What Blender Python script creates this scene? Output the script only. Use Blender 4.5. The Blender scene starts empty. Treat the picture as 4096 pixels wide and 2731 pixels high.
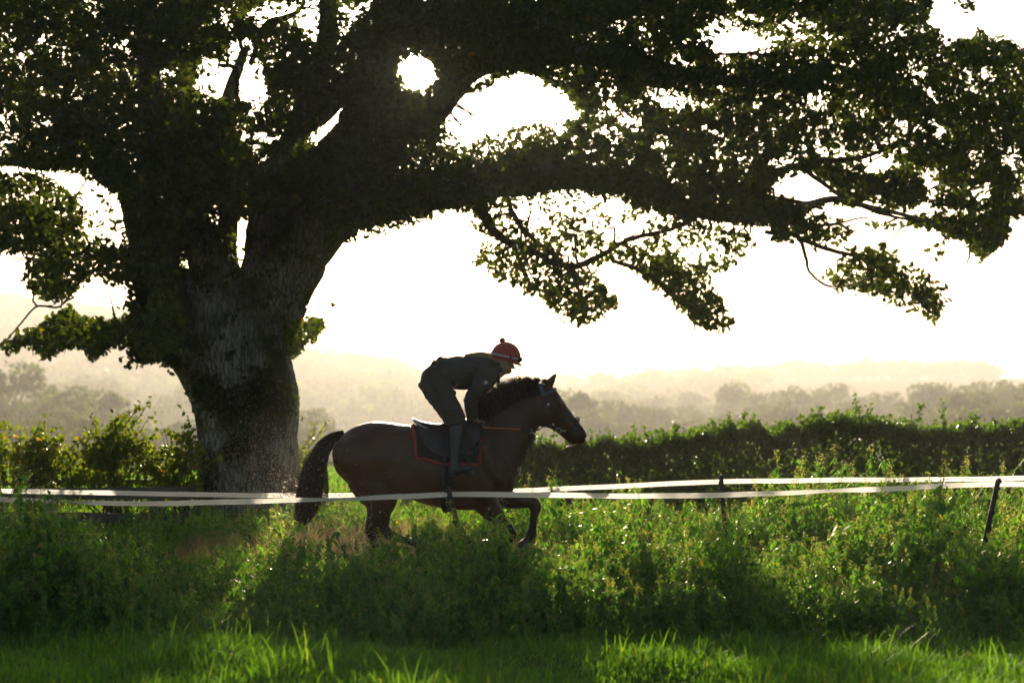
import bpy, bmesh, math, random
import numpy as np
from mathutils import Vector, Matrix
from mathutils.bvhtree import BVHTree
from math import radians, sin, cos, pi, sqrt, atan2

# ------------------------------------------------------------------ camera, sky, sun, exposure
scene = bpy.context.scene
col = scene.collection
EYE = 1.6
FP = 70.0 / 36.0 * 4096.0           # focal length in photo pixels
HORIZ = 1515.0                      # photo row of the horizon
cam_d = bpy.data.cameras.new('camera')
cam = bpy.data.objects.new('camera', cam_d)
col.objects.link(cam)
cam.location = (0, 0, EYE)
cam.rotation_euler = (radians(90), 0, 0)
cam_d.lens = 70.0
cam_d.sensor_width = 36.0
cam_d.shift_y = (HORIZ - 1365.5) / 4096.0
cam_d.clip_start = 0.1
cam_d.clip_end = 6000
cam_d.dof.use_dof = True
cam_d.dof.focus_distance = 15.9
cam_d.dof.aperture_fstop = 2.4
scene.camera = cam

SUN_EL = radians(8.9)
SUN_AZ = radians(-2.7)              # from +Y towards +X
sun_dir = Vector((sin(SUN_AZ) * cos(SUN_EL), cos(SUN_AZ) * cos(SUN_EL), sin(SUN_EL)))

world = bpy.data.worlds.new("World")
scene.world = world
world.use_nodes = True
nt = world.node_tree
nt.nodes.clear()
out = nt.nodes.new('ShaderNodeOutputWorld')
bg = nt.nodes.new('ShaderNodeBackground')
sky = nt.nodes.new('ShaderNodeTexSky')
sky.sky_type = 'NISHITA'
sky.sun_disc = False
sky.sun_elevation = SUN_EL
sky.sun_rotation = SUN_AZ
sky.dust_density = 1.6
sky.air_density = 1.0
sky.ozone_density = 1.0
SKY_STRENGTH = 0.062
bg.inputs['Strength'].default_value = SKY_STRENGTH
# the misty sky's aureole round the sun and the sun's own disc, as functions of sky direction
geo = nt.nodes.new('ShaderNodeTexCoord')
dot = nt.nodes.new('ShaderNodeVectorMath'); dot.operation = 'DOT_PRODUCT'
nrm = nt.nodes.new('ShaderNodeVectorMath'); nrm.operation = 'NORMALIZE'
nt.links.new(geo.outputs['Generated'], nrm.inputs[0])
nt.links.new(nrm.outputs[0], dot.inputs[0])
dot.inputs[1].default_value = sun_dir
mx = nt.nodes.new('ShaderNodeMath'); mx.operation = 'MAXIMUM'; mx.inputs[1].default_value = 0.0
nt.links.new(dot.outputs['Value'], mx.inputs[0])
def powr(e, s):
    p = nt.nodes.new('ShaderNodeMath'); p.operation = 'POWER'; p.inputs[1].default_value = e
    nt.links.new(mx.outputs[0], p.inputs[0])
    m = nt.nodes.new('ShaderNodeMath'); m.operation = 'MULTIPLY'; m.inputs[1].default_value = s
    nt.links.new(p.outputs[0], m.inputs[0])
    return m
g1 = powr(7.0, 15.0)
g2 = powr(120.0, 22.0)
g3 = nt.nodes.new('ShaderNodeMath'); g3.operation = 'GREATER_THAN'; g3.inputs[1].default_value = cos(radians(0.42))
nt.links.new(dot.outputs['Value'], g3.inputs[0])
g4 = nt.nodes.new('ShaderNodeMath'); g4.operation = 'MULTIPLY'; g4.inputs[1].default_value = 900.0
nt.links.new(g3.outputs[0], g4.inputs[0])
a1 = nt.nodes.new('ShaderNodeMath'); a1.operation = 'ADD'
a2 = nt.nodes.new('ShaderNodeMath'); a2.operation = 'ADD'
nt.links.new(g1.outputs[0], a1.inputs[0]); nt.links.new(g2.outputs[0], a1.inputs[1])
nt.links.new(a1.outputs[0], a2.inputs[0]); nt.links.new(g4.outputs[0], a2.inputs[1])
tint = nt.nodes.new('ShaderNodeVectorMath'); tint.operation = 'SCALE'
tint.inputs[0].default_value = (1.0, 0.93, 0.82)
nt.links.new(a2.outputs[0], tint.inputs['Scale'])
addc = nt.nodes.new('ShaderNodeVectorMath'); addc.operation = 'ADD'
nt.links.new(sky.outputs[0], addc.inputs[0]); nt.links.new(tint.outputs[0], addc.inputs[1])
nt.links.new(addc.outputs[0], bg.inputs['Color'])
nt.links.new(bg.outputs[0], out.inputs['Surface'])

sun_l = bpy.data.lights.new('sun', 'SUN')
sun_l.energy = 5.0
sun_l.angle = radians(0.5)
sun_l.color = (1.0, 0.83, 0.60)
sun_o = bpy.data.objects.new('sun', sun_l)
col.objects.link(sun_o)
sun_o.rotation_euler = sun_dir.to_track_quat('Z', 'Y').to_euler()

scene.view_settings.view_transform = 'Standard'
scene.view_settings.look = 'None'
scene.view_settings.gamma = 1.0
scene.view_settings.exposure = 1.02
scene.view_settings.use_curve_mapping = False
scene.render.engine = 'CYCLES'
scene.cycles.max_bounces = 8
scene.cycles.transparent_max_bounces = 8
scene.cycles.volume_bounces = 0
scene.cycles.use_denoising = True

# ------------------------------------------------------------------ helpers
def P(px, py, Y):
    """photo point (full photograph pixels) at distance Y -> world"""
    return Vector(((px - 2048.0) / FP * Y, Y, EYE - (py - HORIZ) / FP * Y))
K = 4096.0 / 2352.0
def PD(x, y, Y):
    return P(x * K, y * K, Y)
def crop(ox, oy, s):
    return lambda u, v: (ox + u / s, oy + v / s)
c1 = crop(1100, 1250, 1.5677)
c2 = crop(1600, 1300, 3.4836)
c3 = crop(1900, 1450, 3.136)
c4 = crop(1550, 1600, 3.92)
c6 = crop(1700, 1850, 3.92)
HY = 16.0                            # the horse's line

def link(o, parent=None):
    col.objects.link(o)
    if parent is not None:
        o.parent = parent
    return o
def tag(o, label=None, cat=None, group=None, kind=None):
    if label: o['label'] = label
    if cat: o['category'] = cat
    if group: o['group'] = group
    if kind: o['kind'] = kind
    return o
def empty(name, loc=(0, 0, 0)):
    e = bpy.data.objects.new(name, None)
    e.empty_display_size = 0.2
    e.location = loc
    return link(e)
def adopt(o, root):
    """parent a mesh whose vertices are in world space to a root empty"""
    o.parent = root
    o.location = -Vector(root.location)
    return o

def mesh_np(name, verts, faces_list, mat, smooth=False, attr=None):
    """faces_list: list of int arrays (n,k). Fast numpy mesh."""
    me = bpy.data.meshes.new(name)
    verts = np.asarray(verts, dtype=np.float32)
    me.vertices.add(len(verts))
    me.vertices.foreach_set('co', verts.ravel())
    fl = [np.asarray(f, dtype=np.int32) for f in faces_list if len(f)]
    nl = sum(f.size for f in fl)
    nf = sum(len(f) for f in fl)
    me.loops.add(nl)
    me.polygons.add(nf)
    me.loops.foreach_set('vertex_index', np.concatenate([f.ravel() for f in fl]))
    starts = []
    s = 0
    for f in fl:
        k = f.shape[1]
        starts.append(s + np.arange(len(f)) * k)
        s += f.size
    me.polygons.foreach_set('loop_start', np.concatenate(starts).astype(np.int32))
    me.update(calc_edges=True)
    me.validate()
    if attr is not None:
        a = me.attributes.new('var', 'FLOAT', 'FACE')
        a.data.foreach_set('value', np.asarray(attr, dtype=np.float32))
    if smooth:
        me.polygons.foreach_set('use_smooth', np.ones(nf, dtype=bool))
    if mat is not None:
        for m in (mat if isinstance(mat, (list, tuple)) else [mat]):
            me.materials.append(m)
    return bpy.data.objects.new(name, me)

class MB:
    def __init__(s):
        s.v = []; s.f = []; s.n = 0
    def add(s, verts, faces):
        verts = [tuple(v) for v in verts]
        s.v += verts
        s.f += [tuple(i + s.n for i in f) for f in faces]
        s.n += len(verts)
        return s
    def ring_loft(s, rings, cap=True, closed=True):
        k = len(rings[0]); fs = []
        vs = [p for r in rings for p in r]
        for i in range(len(rings) - 1):
            for j in range(k if closed else k - 1):
                j2 = (j + 1) % k
                fs.append((i * k + j, i * k + j2, (i + 1) * k + j2, (i + 1) * k + j))
        if cap:
            fs.append(tuple(reversed(range(k))))
            fs.append(tuple((len(rings) - 1) * k + j for j in range(k)))
        return s.add(vs, fs)
    def tube(s, pts, radii, k=8, cap=True, squash=None):
        pts = [Vector(p) for p in pts]
        if not hasattr(radii, '__len__'): radii = [radii] * len(pts)
        rings = []
        up = None
        for i, p in enumerate(pts):
            d = (pts[min(i + 1, len(pts) - 1)] - pts[max(i - 1, 0)])
            if d.length < 1e-9: d = Vector((0, 0, 1))
            d.normalize()
            if up is None:
                up = Vector((0, 1, 0)) if abs(d.y) < 0.9 else Vector((1, 0, 0))
            a = (up - d * up.dot(d))
            if a.length < 1e-6: a = d.orthogonal()
            a.normalize(); b = d.cross(a); up = a
            r = radii[i]
            rings.append([p + a * (r * cos(2 * pi * j / k)) + b * (r * sin(2 * pi * j / k)) for j in range(k)])
        return s.ring_loft(rings, cap)
    def ell(s, c, r, rot=None, n=14, m=10):
        c = Vector(c); vs = []; fs = []
        for i in range(m + 1):
            th = pi * i / m
            for j in range(n):
                ph = 2 * pi * j / n
                v = Vector((r[0] * sin(th) * cos(ph), r[1] * sin(th) * sin(ph), r[2] * cos(th)))
                if rot: v = rot @ v
                vs.append(c + v)
        for i in range(m):
            for j in range(n):
                fs.append((i * n + j, i * n + (j + 1) % n, (i + 1) * n + (j + 1) % n, (i + 1) * n + j))
        return s.add(vs, fs)
    def box(s, c, h, rot=None):
        vs = []
        for x in (-1, 1):
            for y in (-1, 1):
                for z in (-1, 1):
                    v = Vector((x * h[0], y * h[1], z * h[2]))
                    if rot: v = rot @ v
                    vs.append(Vector(c) + v)
        return s.add(vs, [(0, 1, 3, 2), (4, 6, 7, 5), (0, 4, 5, 1), (2, 3, 7, 6), (0, 2, 6, 4), (1, 5, 7, 3)])
    def build(s, name, mat, parent=None, smooth=True, origin=None):
        me = bpy.data.meshes.new(name)
        o0 = Vector(origin) if origin is not None else Vector((0, 0, 0))
        me.from_pydata([Vector(v) - o0 for v in s.v], [], s.f)
        me.update()
        bm = bmesh.new(); bm.from_mesh(me)
        bmesh.ops.recalc_face_normals(bm, faces=bm.faces)
        bm.to_mesh(me); bm.free()
        if smooth:
            me.polygons.foreach_set('use_smooth', [True] * len(me.polygons))
        if mat: me.materials.append(mat)
        o = bpy.data.objects.new(name, me)
        o.location = o0
        link(o)
        if parent is not None:
            o.parent = parent
            o.location = o0 - Vector(parent.location)
        return o

def catmull(pts, n):
    """pts: list of tuples (any dim) -> n sub-steps per span"""
    A = np.array(pts, dtype=float)
    A = np.vstack([2 * A[0] - A[1], A, 2 * A[-1] - A[-2]])
    res = []
    for i in range(1, len(A) - 2):
        p0, p1, p2, p3 = A[i - 1], A[i], A[i + 1], A[i + 2]
        for t in np.linspace(0, 1, n, endpoint=False):
            res.append(0.5 * ((2 * p1) + (-p0 + p2) * t + (2 * p0 - 5 * p1 + 4 * p2 - p3) * t * t + (-p0 + 3 * p1 - 3 * p2 + p3) * t ** 3))
    res.append(A[-2])
    return res

def evaluated(o):
    dg = bpy.context.evaluated_depsgraph_get()
    dg.update()
    me = bpy.data.meshes.new_from_object(o.evaluated_get(dg), preserve_all_data_layers=False, depsgraph=dg)
    return me
def remesh(o, voxel, smooth_it=4, fac=0.5):
    m = o.modifiers.new('r', 'REMESH'); m.mode = 'VOXEL'; m.voxel_size = voxel; m.use_smooth_shade = True
    if smooth_it:
        s = o.modifiers.new('s', 'SMOOTH'); s.factor = fac; s.iterations = smooth_it
    me = evaluated(o)
    mats = list(o.data.materials)
    o.modifiers.clear()
    me.materials.clear()
    for mm in mats: me.materials.append(mm)
    me.name = o.name
    o.data = me
    me.polygons.foreach_set('use_smooth', [True] * len(me.polygons))
    return o

def rand_rots(n, rng, tilt=None):
    q = rng.normal(size=(n, 4)); q /= np.linalg.norm(q, axis=1)[:, None]
    w, x, y, z = q.T
    R = np.empty((n, 3, 3))
    R[:, 0, 0] = 1 - 2 * (y * y + z * z); R[:, 0, 1] = 2 * (x * y - z * w); R[:, 0, 2] = 2 * (x * z + y * w)
    R[:, 1, 0] = 2 * (x * y + z * w); R[:, 1, 1] = 1 - 2 * (x * x + z * z); R[:, 1, 2] = 2 * (y * z - x * w)
    R[:, 2, 0] = 2 * (x * z - y * w); R[:, 2, 1] = 2 * (y * z + x * w); R[:, 2, 2] = 1 - 2 * (x * x + y * y)
    return R
def scatter(template, centers, sizes, rng, R=None):
    """one polygon template (k,3) at many centres -> verts, faces"""
    n = len(centers); k = len(template)
    if R is None: R = rand_rots(n, rng)
    v = np.einsum('nij,kj->nki', R, template) * np.asarray(sizes)[:, None, None] + np.asarray(centers)[:, None, :]
    f = np.arange(n * k).reshape(n, k)
    return v.reshape(-1, 3), f

OAK = np.array([(0, 0, 0), (.10, .16, .02), (.24, .22, .04), (.17, .36, .03), (.33, .50, .06), (.20, .60, .03), (.26, .78, .05), (.10, .86, .0), (0, 1, -.03),
                (-.12, .84, .0), (-.27, .76, .05), (-.19, .60, .03), (-.34, .48, .06), (-.18, .36, .03), (-.22, .20, .04), (-.10, .14, .02)])
OAK[:, 1] -= 0.5
HAW = np.array([(0, -.5, 0), (.35, -.25, .05), (.45, .1, .08), (.2, .2, 0), (.15, .5, .02), (-.15, .45, 0), (-.42, .15, .06), (-.35, -.2, .04)])
LEAF = np.array([(0, -.5, 0), (.2, -.15, .05), (.16, .2, .04), (0, .5, -.05), (-.16, .2, .04), (-.2, -.15, .05)])
QUAD = np.array([(-.5, -.5, 0), (.5, -.4, 0), (.4, .5, 0), (-.4, .45, 0)])

# ------------------------------------------------------------------ materials
def new_mat(name):
    m = bpy.data.materials.new(name); m.use_nodes = True
    n = m.node_tree; n.nodes.clear()
    o = n.nodes.new('ShaderNodeOutputMaterial')
    return m, n, o
def pmat(name, color, rough=0.6, metal=0.0, noise=None, bump=None, sheen=0.0, spec=0.5):
    """noise=(scale, amount); bump=(scale, strength, distance)"""
    m, n, o = new_mat(name)
    b = n.nodes.new('ShaderNodeBsdfPrincipled')
    b.inputs['Base Color'].default_value = (*color, 1)
    b.inputs['Roughness'].default_value = rough
    b.inputs['Metallic'].default_value = metal
    b.inputs['Specular IOR Level'].default_value = spec
    if sheen: b.inputs['Sheen Weight'].default_value = sheen
    tc = n.nodes.new('ShaderNodeTexCoord')
    if noise:
        t = n.nodes.new('ShaderNodeTexNoise'); t.inputs['Scale'].default_value = noise[0]; t.inputs['Detail'].default_value = 6
        n.links.new(tc.outputs['Object'], t.inputs['Vector'])
        mp = n.nodes.new('ShaderNodeMapRange'); mp.inputs[1].default_value = .3; mp.inputs[2].default_value = .7
        mp.inputs[3].default_value = 1 - noise[1]; mp.inputs[4].default_value = 1 + noise[1]
        n.links.new(t.outputs['Fac'], mp.inputs[0])
        sc = n.nodes.new('ShaderNodeVectorMath'); sc.operation = 'SCALE'; sc.inputs[0].default_value = color
        n.links.new(mp.outputs[0], sc.inputs['Scale'])
        n.links.new(sc.outputs[0], b.inputs['Base Color'])
    if bump:
        t = n.nodes.new('ShaderNodeTexNoise'); t.inputs['Scale'].default_value = bump[0]; t.inputs['Detail'].default_value = 5
        n.links.new(tc.outputs['Object'], t.inputs['Vector'])
        bp = n.nodes.new('ShaderNodeBump'); bp.inputs['Strength'].default_value = bump[1]; bp.inputs['Distance'].default_value = bump[2]
        n.links.new(t.outputs['Fac'], bp.inputs['Height']); n.links.new(bp.outputs[0], b.inputs['Normal'])
    n.links.new(b.outputs[0], o.inputs['Surface'])
    return m
def leaf_mat(name, c0, c1_, trans=0.5, rough=0.45, tcol=(1.0, 1.0, 0.35), c2_=None, tmul=2.8):
    """colour varies leaf by leaf (attribute var); thin and translucent"""
    m, n, o = new_mat(name)
    at = n.nodes.new('ShaderNodeAttribute'); at.attribute_name = 'var'
    cr = n.nodes.new('ShaderNodeValToRGB')
    cr.color_ramp.elements[0].color = (*c0, 1); cr.color_ramp.elements[1].color = (*c1_, 1)
    if c2_:
        cr.color_ramp.elements[1].position = 0.93
        e = cr.color_ramp.elements.new(0.97); e.color = (*c2_, 1)
    n.links.new(at.outputs['Fac'], cr.inputs[0])
    b = n.nodes.new('ShaderNodeBsdfPrincipled'); b.inputs['Roughness'].default_value = rough
    b.inputs['Specular IOR Level'].default_value = 0.4
    n.links.new(cr.outputs[0], b.inputs['Base Color'])
    t = n.nodes.new('ShaderNodeBsdfTranslucent')
    mu = n.nodes.new('ShaderNodeVectorMath'); mu.operation = 'MULTIPLY'; mu.inputs[1].default_value = (tmul * tcol[0], tmul * tcol[1], tmul * tcol[2])
    n.links.new(cr.outputs[0], mu.inputs[0]); n.links.new(mu.outputs[0], t.inputs['Color'])
    mx_ = n.nodes.new('ShaderNodeMixShader'); mx_.inputs[0].default_value = trans
    n.links.new(b.outputs[0], mx_.inputs[1]); n.links.new(t.outputs[0], mx_.inputs[2])
    n.links.new(mx_.outputs[0], o.inputs['Surface'])
    return m

M_oakleaf = leaf_mat('oak_leaf', (.012, .026, .008), (.040, .060, .012), .42, .5, (1.35, 1.15, .2), (.13, .09, .012), 3.4)
M_haw = leaf_mat('hawthorn_leaf', (.030, .055, .012), (.085, .11, .018), .5, .45, (1.25, 1.15, .18), (.18, .07, .012), 3.4)
M_hedge = leaf_mat('hedge_leaf', (.020, .055, .012), (.050, .095, .016), .45, .45, (1.4, 1.15, .2), None, 3.6)
M_weed = leaf_mat('weed_leaf', (.022, .078, .036), (.066, .15, .052), .55, .42, (1.35, 1.15, .15), (.17, .13, .06), 4.2)
M_seed = leaf_mat('weed_seed', (.15, .20, .085), (.27, .29, .14), .5, .6, (1.15, 1.0, .35), None, 3.0)
M_grass = leaf_mat('grass_blade', (.018, .066, .018), (.070, .155, .034), .55, .55, (1.35, 1.15, .15), (.22, .19, .08), 3.3)
M_far = leaf_mat('far_leaf', (.030, .050, .016), (.075, .10, .03), .4, .6, (1.1, 1.05, .4))

def bark_mat():
    m, n, o = new_mat('oak_bark')
    b = n.nodes.new('ShaderNodeBsdfPrincipled'); b.inputs['Roughness'].default_value = .9
    tc = n.nodes.new('ShaderNodeTexCoord')
    mp = n.nodes.new('ShaderNodeMapping'); mp.inputs['Scale'].default_value = (1, 1, .14)
    n.links.new(tc.outputs['Object'], mp.inputs[0])
    v = n.nodes.new('ShaderNodeTexVoronoi'); v.inputs['Scale'].default_value = 25; v.feature = 'DISTANCE_TO_EDGE'
    w = n.nodes.new('ShaderNodeTexNoise'); w.inputs['Scale'].default_value = 9; w.inputs['Detail'].default_value = 8
    n.links.new(mp.outputs[0], w.inputs['Vector'])
    ad = n.nodes.new('ShaderNodeVectorMath'); ad.operation = 'MULTIPLY_ADD'; ad.inputs[1].default_value = (.16, .16, .16)
    n.links.new(w.outputs['Color'], ad.inputs[0]); n.links.new(mp.outputs[0], ad.inputs[2])
    n.links.new(ad.outputs[0], v.inputs['Vector'])
    cr = n.nodes.new('ShaderNodeValToRGB')
    cr.color_ramp.elements[0].color = (.075, .065, .052, 1); cr.color_ramp.elements[1].position = .22
    cr.color_ramp.elements[1].color = (.38, .355, .31, 1)
    n.links.new(v.outputs['Distance'], cr.inputs[0])
    big = n.nodes.new('ShaderNodeTexNoise'); big.inputs['Scale'].default_value = 1.6; big.inputs['Detail'].default_value = 7
    n.links.new(tc.outputs['Object'], big.inputs['Vector'])
    r2 = n.nodes.new('ShaderNodeValToRGB'); r2.color_ramp.elements[0].position = .48; r2.color_ramp.elements[1].position = .60
    n.links.new(big.outputs['Fac'], r2.inputs[0])
    mi = n.nodes.new('ShaderNodeMix'); mi.data_type = 'RGBA'
    n.links.new(r2.outputs[0], mi.inputs[0]); n.links.new(cr.outputs[0], mi.inputs[6]); mi.inputs[7].default_value = (.045, .055, .022, 1)
    n.links.new(mi.outputs[2], b.inputs['Base Color'])
    bp = n.nodes.new('ShaderNodeBump'); bp.inputs['Strength'].default_value = 1.0; bp.inputs['Distance'].default_value = .035
    n.links.new(v.outputs['Distance'], bp.inputs['Height']); n.links.new(bp.outputs[0], b.inputs['Normal'])
    n.links.new(b.outputs[0], o.inputs['Surface'])
    return m
M_bark = bark_mat()
M_twig = pmat('twig_bark', (.07, .055, .04), .85, noise=(8, .4))
M_wood = pmat('weathered_wood', (.10, .085, .065), .85, noise=(6, .4), bump=(30, .5, .004))
M_palewood = pmat('pale_post_wood', (.32, .30, .27), .85, noise=(6, .3), bump=(30, .5, .004))
# ------------------------------------------------------------------ terrain
def smooth01(t):
    t = np.clip(t, 0, 1); return t * t * (3 - 2 * t)
def terrain_z(x, y):
    x = np.asarray(x, float); y = np.asarray(y, float)
    z = np.zeros_like(x + y)
    z = z - 10.5 * smooth01((y - 26) / 260.0) * (y > 26)
    z = z - 0.02 * np.clip(y - 26, 0, 30)
    s = x / np.maximum(y, 1.0)                       # bearing
    right = smooth01((s + 0.02) / 0.20)
    left = smooth01((0.02 - s) / 0.30)
    z = z + right * 12.6 * smooth01((y - 420) / 480.0)
    z = z + left * 46 * smooth01((y - 430) / 560.0) + (1 - left) * (1 - right) * 7 * smooth01((y - 500) / 500)
    z = z - 12 * smooth01((y - 1050) / 400.0)
    z = z + 0.6 * np.sin(x * .013 + 1) * np.sin(y * .011) * smooth01((y - 60) / 100)
    z = z + .11 * smooth01((12.4 - y) / 2.2)
    near = 0.03 * (np.sin(x * 1.3 + .5) * np.sin(y * 1.1) + .6 * np.sin(x * 2.9 + y * 2.3))
    z = z + near * (1 - smooth01((y - 30) / 10))
    return z
ys = np.concatenate([np.linspace(-6, 30, 130), 30 + 1120 * (np.linspace(0, 1, 180)[1:]) ** 1.9])
us = np.linspace(-1, 1, 161)
VV = []
for y in ys:
    half = 14 + abs(y) * 0.42
    x = us * half
    VV.append(np.stack([x, np.full_like(x, y), terrain_z(x, np.full_like(x, y))], 1))
VV = np.concatenate(VV)
nx = len(us)
ii, jj = np.meshgrid(np.arange(len(ys) - 1), np.arange(nx - 1), indexing='ij')
a = (ii * nx + jj).ravel()
FF = np.stack([a, a + 1, a + nx + 1, a + nx], 1)
def ground_mat():
    m, n, o = new_mat('ground')
    b = n.nodes.new('ShaderNodeBsdfPrincipled'); b.inputs['Roughness'].default_value = .95; b.inputs['Specular IOR Level'].default_value = 0
    tc = n.nodes.new('ShaderNodeTexCoord')
    sx = n.nodes.new('ShaderNodeSeparateXYZ'); n.links.new(tc.outputs['Object'], sx.inputs[0])
    no = n.nodes.new('ShaderNodeTexNoise'); no.inputs['Scale'].default_value = 1.2; no.inputs['Detail'].default_value = 8
    n.links.new(tc.outputs['Object'], no.inputs['Vector'])
    g = n.nodes.new('ShaderNodeValToRGB')
    g.color_ramp.elements[0].color = (.04, .07, .018, 1); g.color_ramp.elements[1].color = (.10, .14, .035, 1)
    n.links.new(no.outputs['Fac'], g.inputs[0])
    # soil of the gallop track: a strip between 14.9 and 17.6 m out
    wob = n.nodes.new('ShaderNodeMath'); wob.operation = 'MULTIPLY_ADD'; wob.inputs[1].default_value = 1.2
    n.links.new(no.outputs['Fac'], wob.inputs[0]); n.links.new(sx.outputs['Y'], wob.inputs[2])
    d = n.nodes.new('ShaderNodeMath'); d.operation = 'SUBTRACT'; d.inputs[1].default_value = 16.9
    n.links.new(wob.outputs[0], d.inputs[0])
    ab = n.nodes.new('ShaderNodeMath'); ab.operation = 'ABSOLUTE'; n.links.new(d.outputs[0], ab.inputs[0])
    mr = n.nodes.new('ShaderNodeMapRange'); mr.inputs[1].default_value = 1.5; mr.inputs[2].default_value = 1.9; mr.inputs[3].default_value = 1; mr.inputs[4].default_value = 0
    n.links.new(ab.outputs[0], mr.inputs[0])
    no2 = n.nodes.new('ShaderNodeTexNoise'); no2.inputs['Scale'].default_value = 25; no2.inputs['Detail'].default_value = 6
    n.links.new(tc.outputs['Object'], no2.inputs['Vector'])
    s = n.nodes.new('ShaderNodeValToRGB')
    s.color_ramp.elements[0].color = (.10, .065, .04, 1); s.color_ramp.elements[1].color = (.26, .18, .12, 1)
    n.links.new(no2.outputs['Fac'], s.inputs[0])
    mi = n.nodes.new('ShaderNodeMix'); mi.data_type = 'RGBA'
    n.links.new(mr.outputs[0], mi.inputs[0]); n.links.new(g.outputs[0], mi.inputs[6]); n.links.new(s.outputs[0], mi.inputs[7])
    n.links.new(mi.outputs[2], b.inputs['Base Color'])
    bp = n.nodes.new('ShaderNodeBump'); bp.inputs['Strength'].default_value = .6; bp.inputs['Distance'].default_value = .04
    n.links.new(no2.outputs['Fac'], bp.inputs['Height']); n.links.new(bp.outputs[0], b.inputs['Normal'])
    n.links.new(b.outputs[0], o.inputs['Surface'])
    return m
ground = mesh_np('ground', VV, [FF], ground_mat(), smooth=True)
link(ground); tag(ground, 'rolling ground with a sandy gallop track and fields beyond', 'ground', kind='structure')
def gz(x, y):
    return float(terrain_z(np.array([x]), np.array([y]))[0])

# ------------------------------------------------------------------ oak: density drawing of its crown (units of the 2352-wide picture)
W4, H4, OFFY = 2352 // 4, 860 // 4, 110           # raster: 4 px cells, 440 px of crown above the picture
dens = np.zeros((H4 + OFFY, W4 + 60), dtype=float)
yy, xx = np.mgrid[0:dens.shape[0], 0:dens.shape[1]]
RX = (xx - 30) * 4 + 2; RY = (yy - OFFY) * 4 + 2
def poly(pts, val):
    pts = np.array(pts, float)
    inside = np.zeros(dens.shape, bool)
    j = len(pts) - 1
    for i in range(len(pts)):
        xi, yi = pts[i]; xj, yj = pts[j]
        c = ((yi > RY) != (yj > RY)) & (RX < (xj - xi) * (RY - yi) / ((yj - yi) if yj != yi else 1e-9) + xi)
        inside ^= c
        j = i
    dens[inside] = val
poly([(-120, -440), (2040, -440), (2120, -200), (2140, 0), (2130, 50), (2160, 90), (2240, 95), (2235, 72), (2270, 78), (2352, 112), (2460, 160), (2460, 470), (2352, 490), (2317, 500), (2230, 480),
      (2150, 470), (2050, 480), (1990, 478), (1900, 468), (1830, 500), (1740, 520), (1640, 500), (1560, 500), (1480, 480), (1400, 455), (1300, 436),
      (1180, 455), (1090, 480), (1010, 488), (900, 505), (800, 530), (720, 520), (700, 470), (560, 500), (420, 560), (400, 640), (440, 760), (430, 880), (400, 820), (350, 700),
      (310, 600), (295, 480), (240, 425), (180, 395), (100, 390), (-120, 380)], 1.0)
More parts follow.
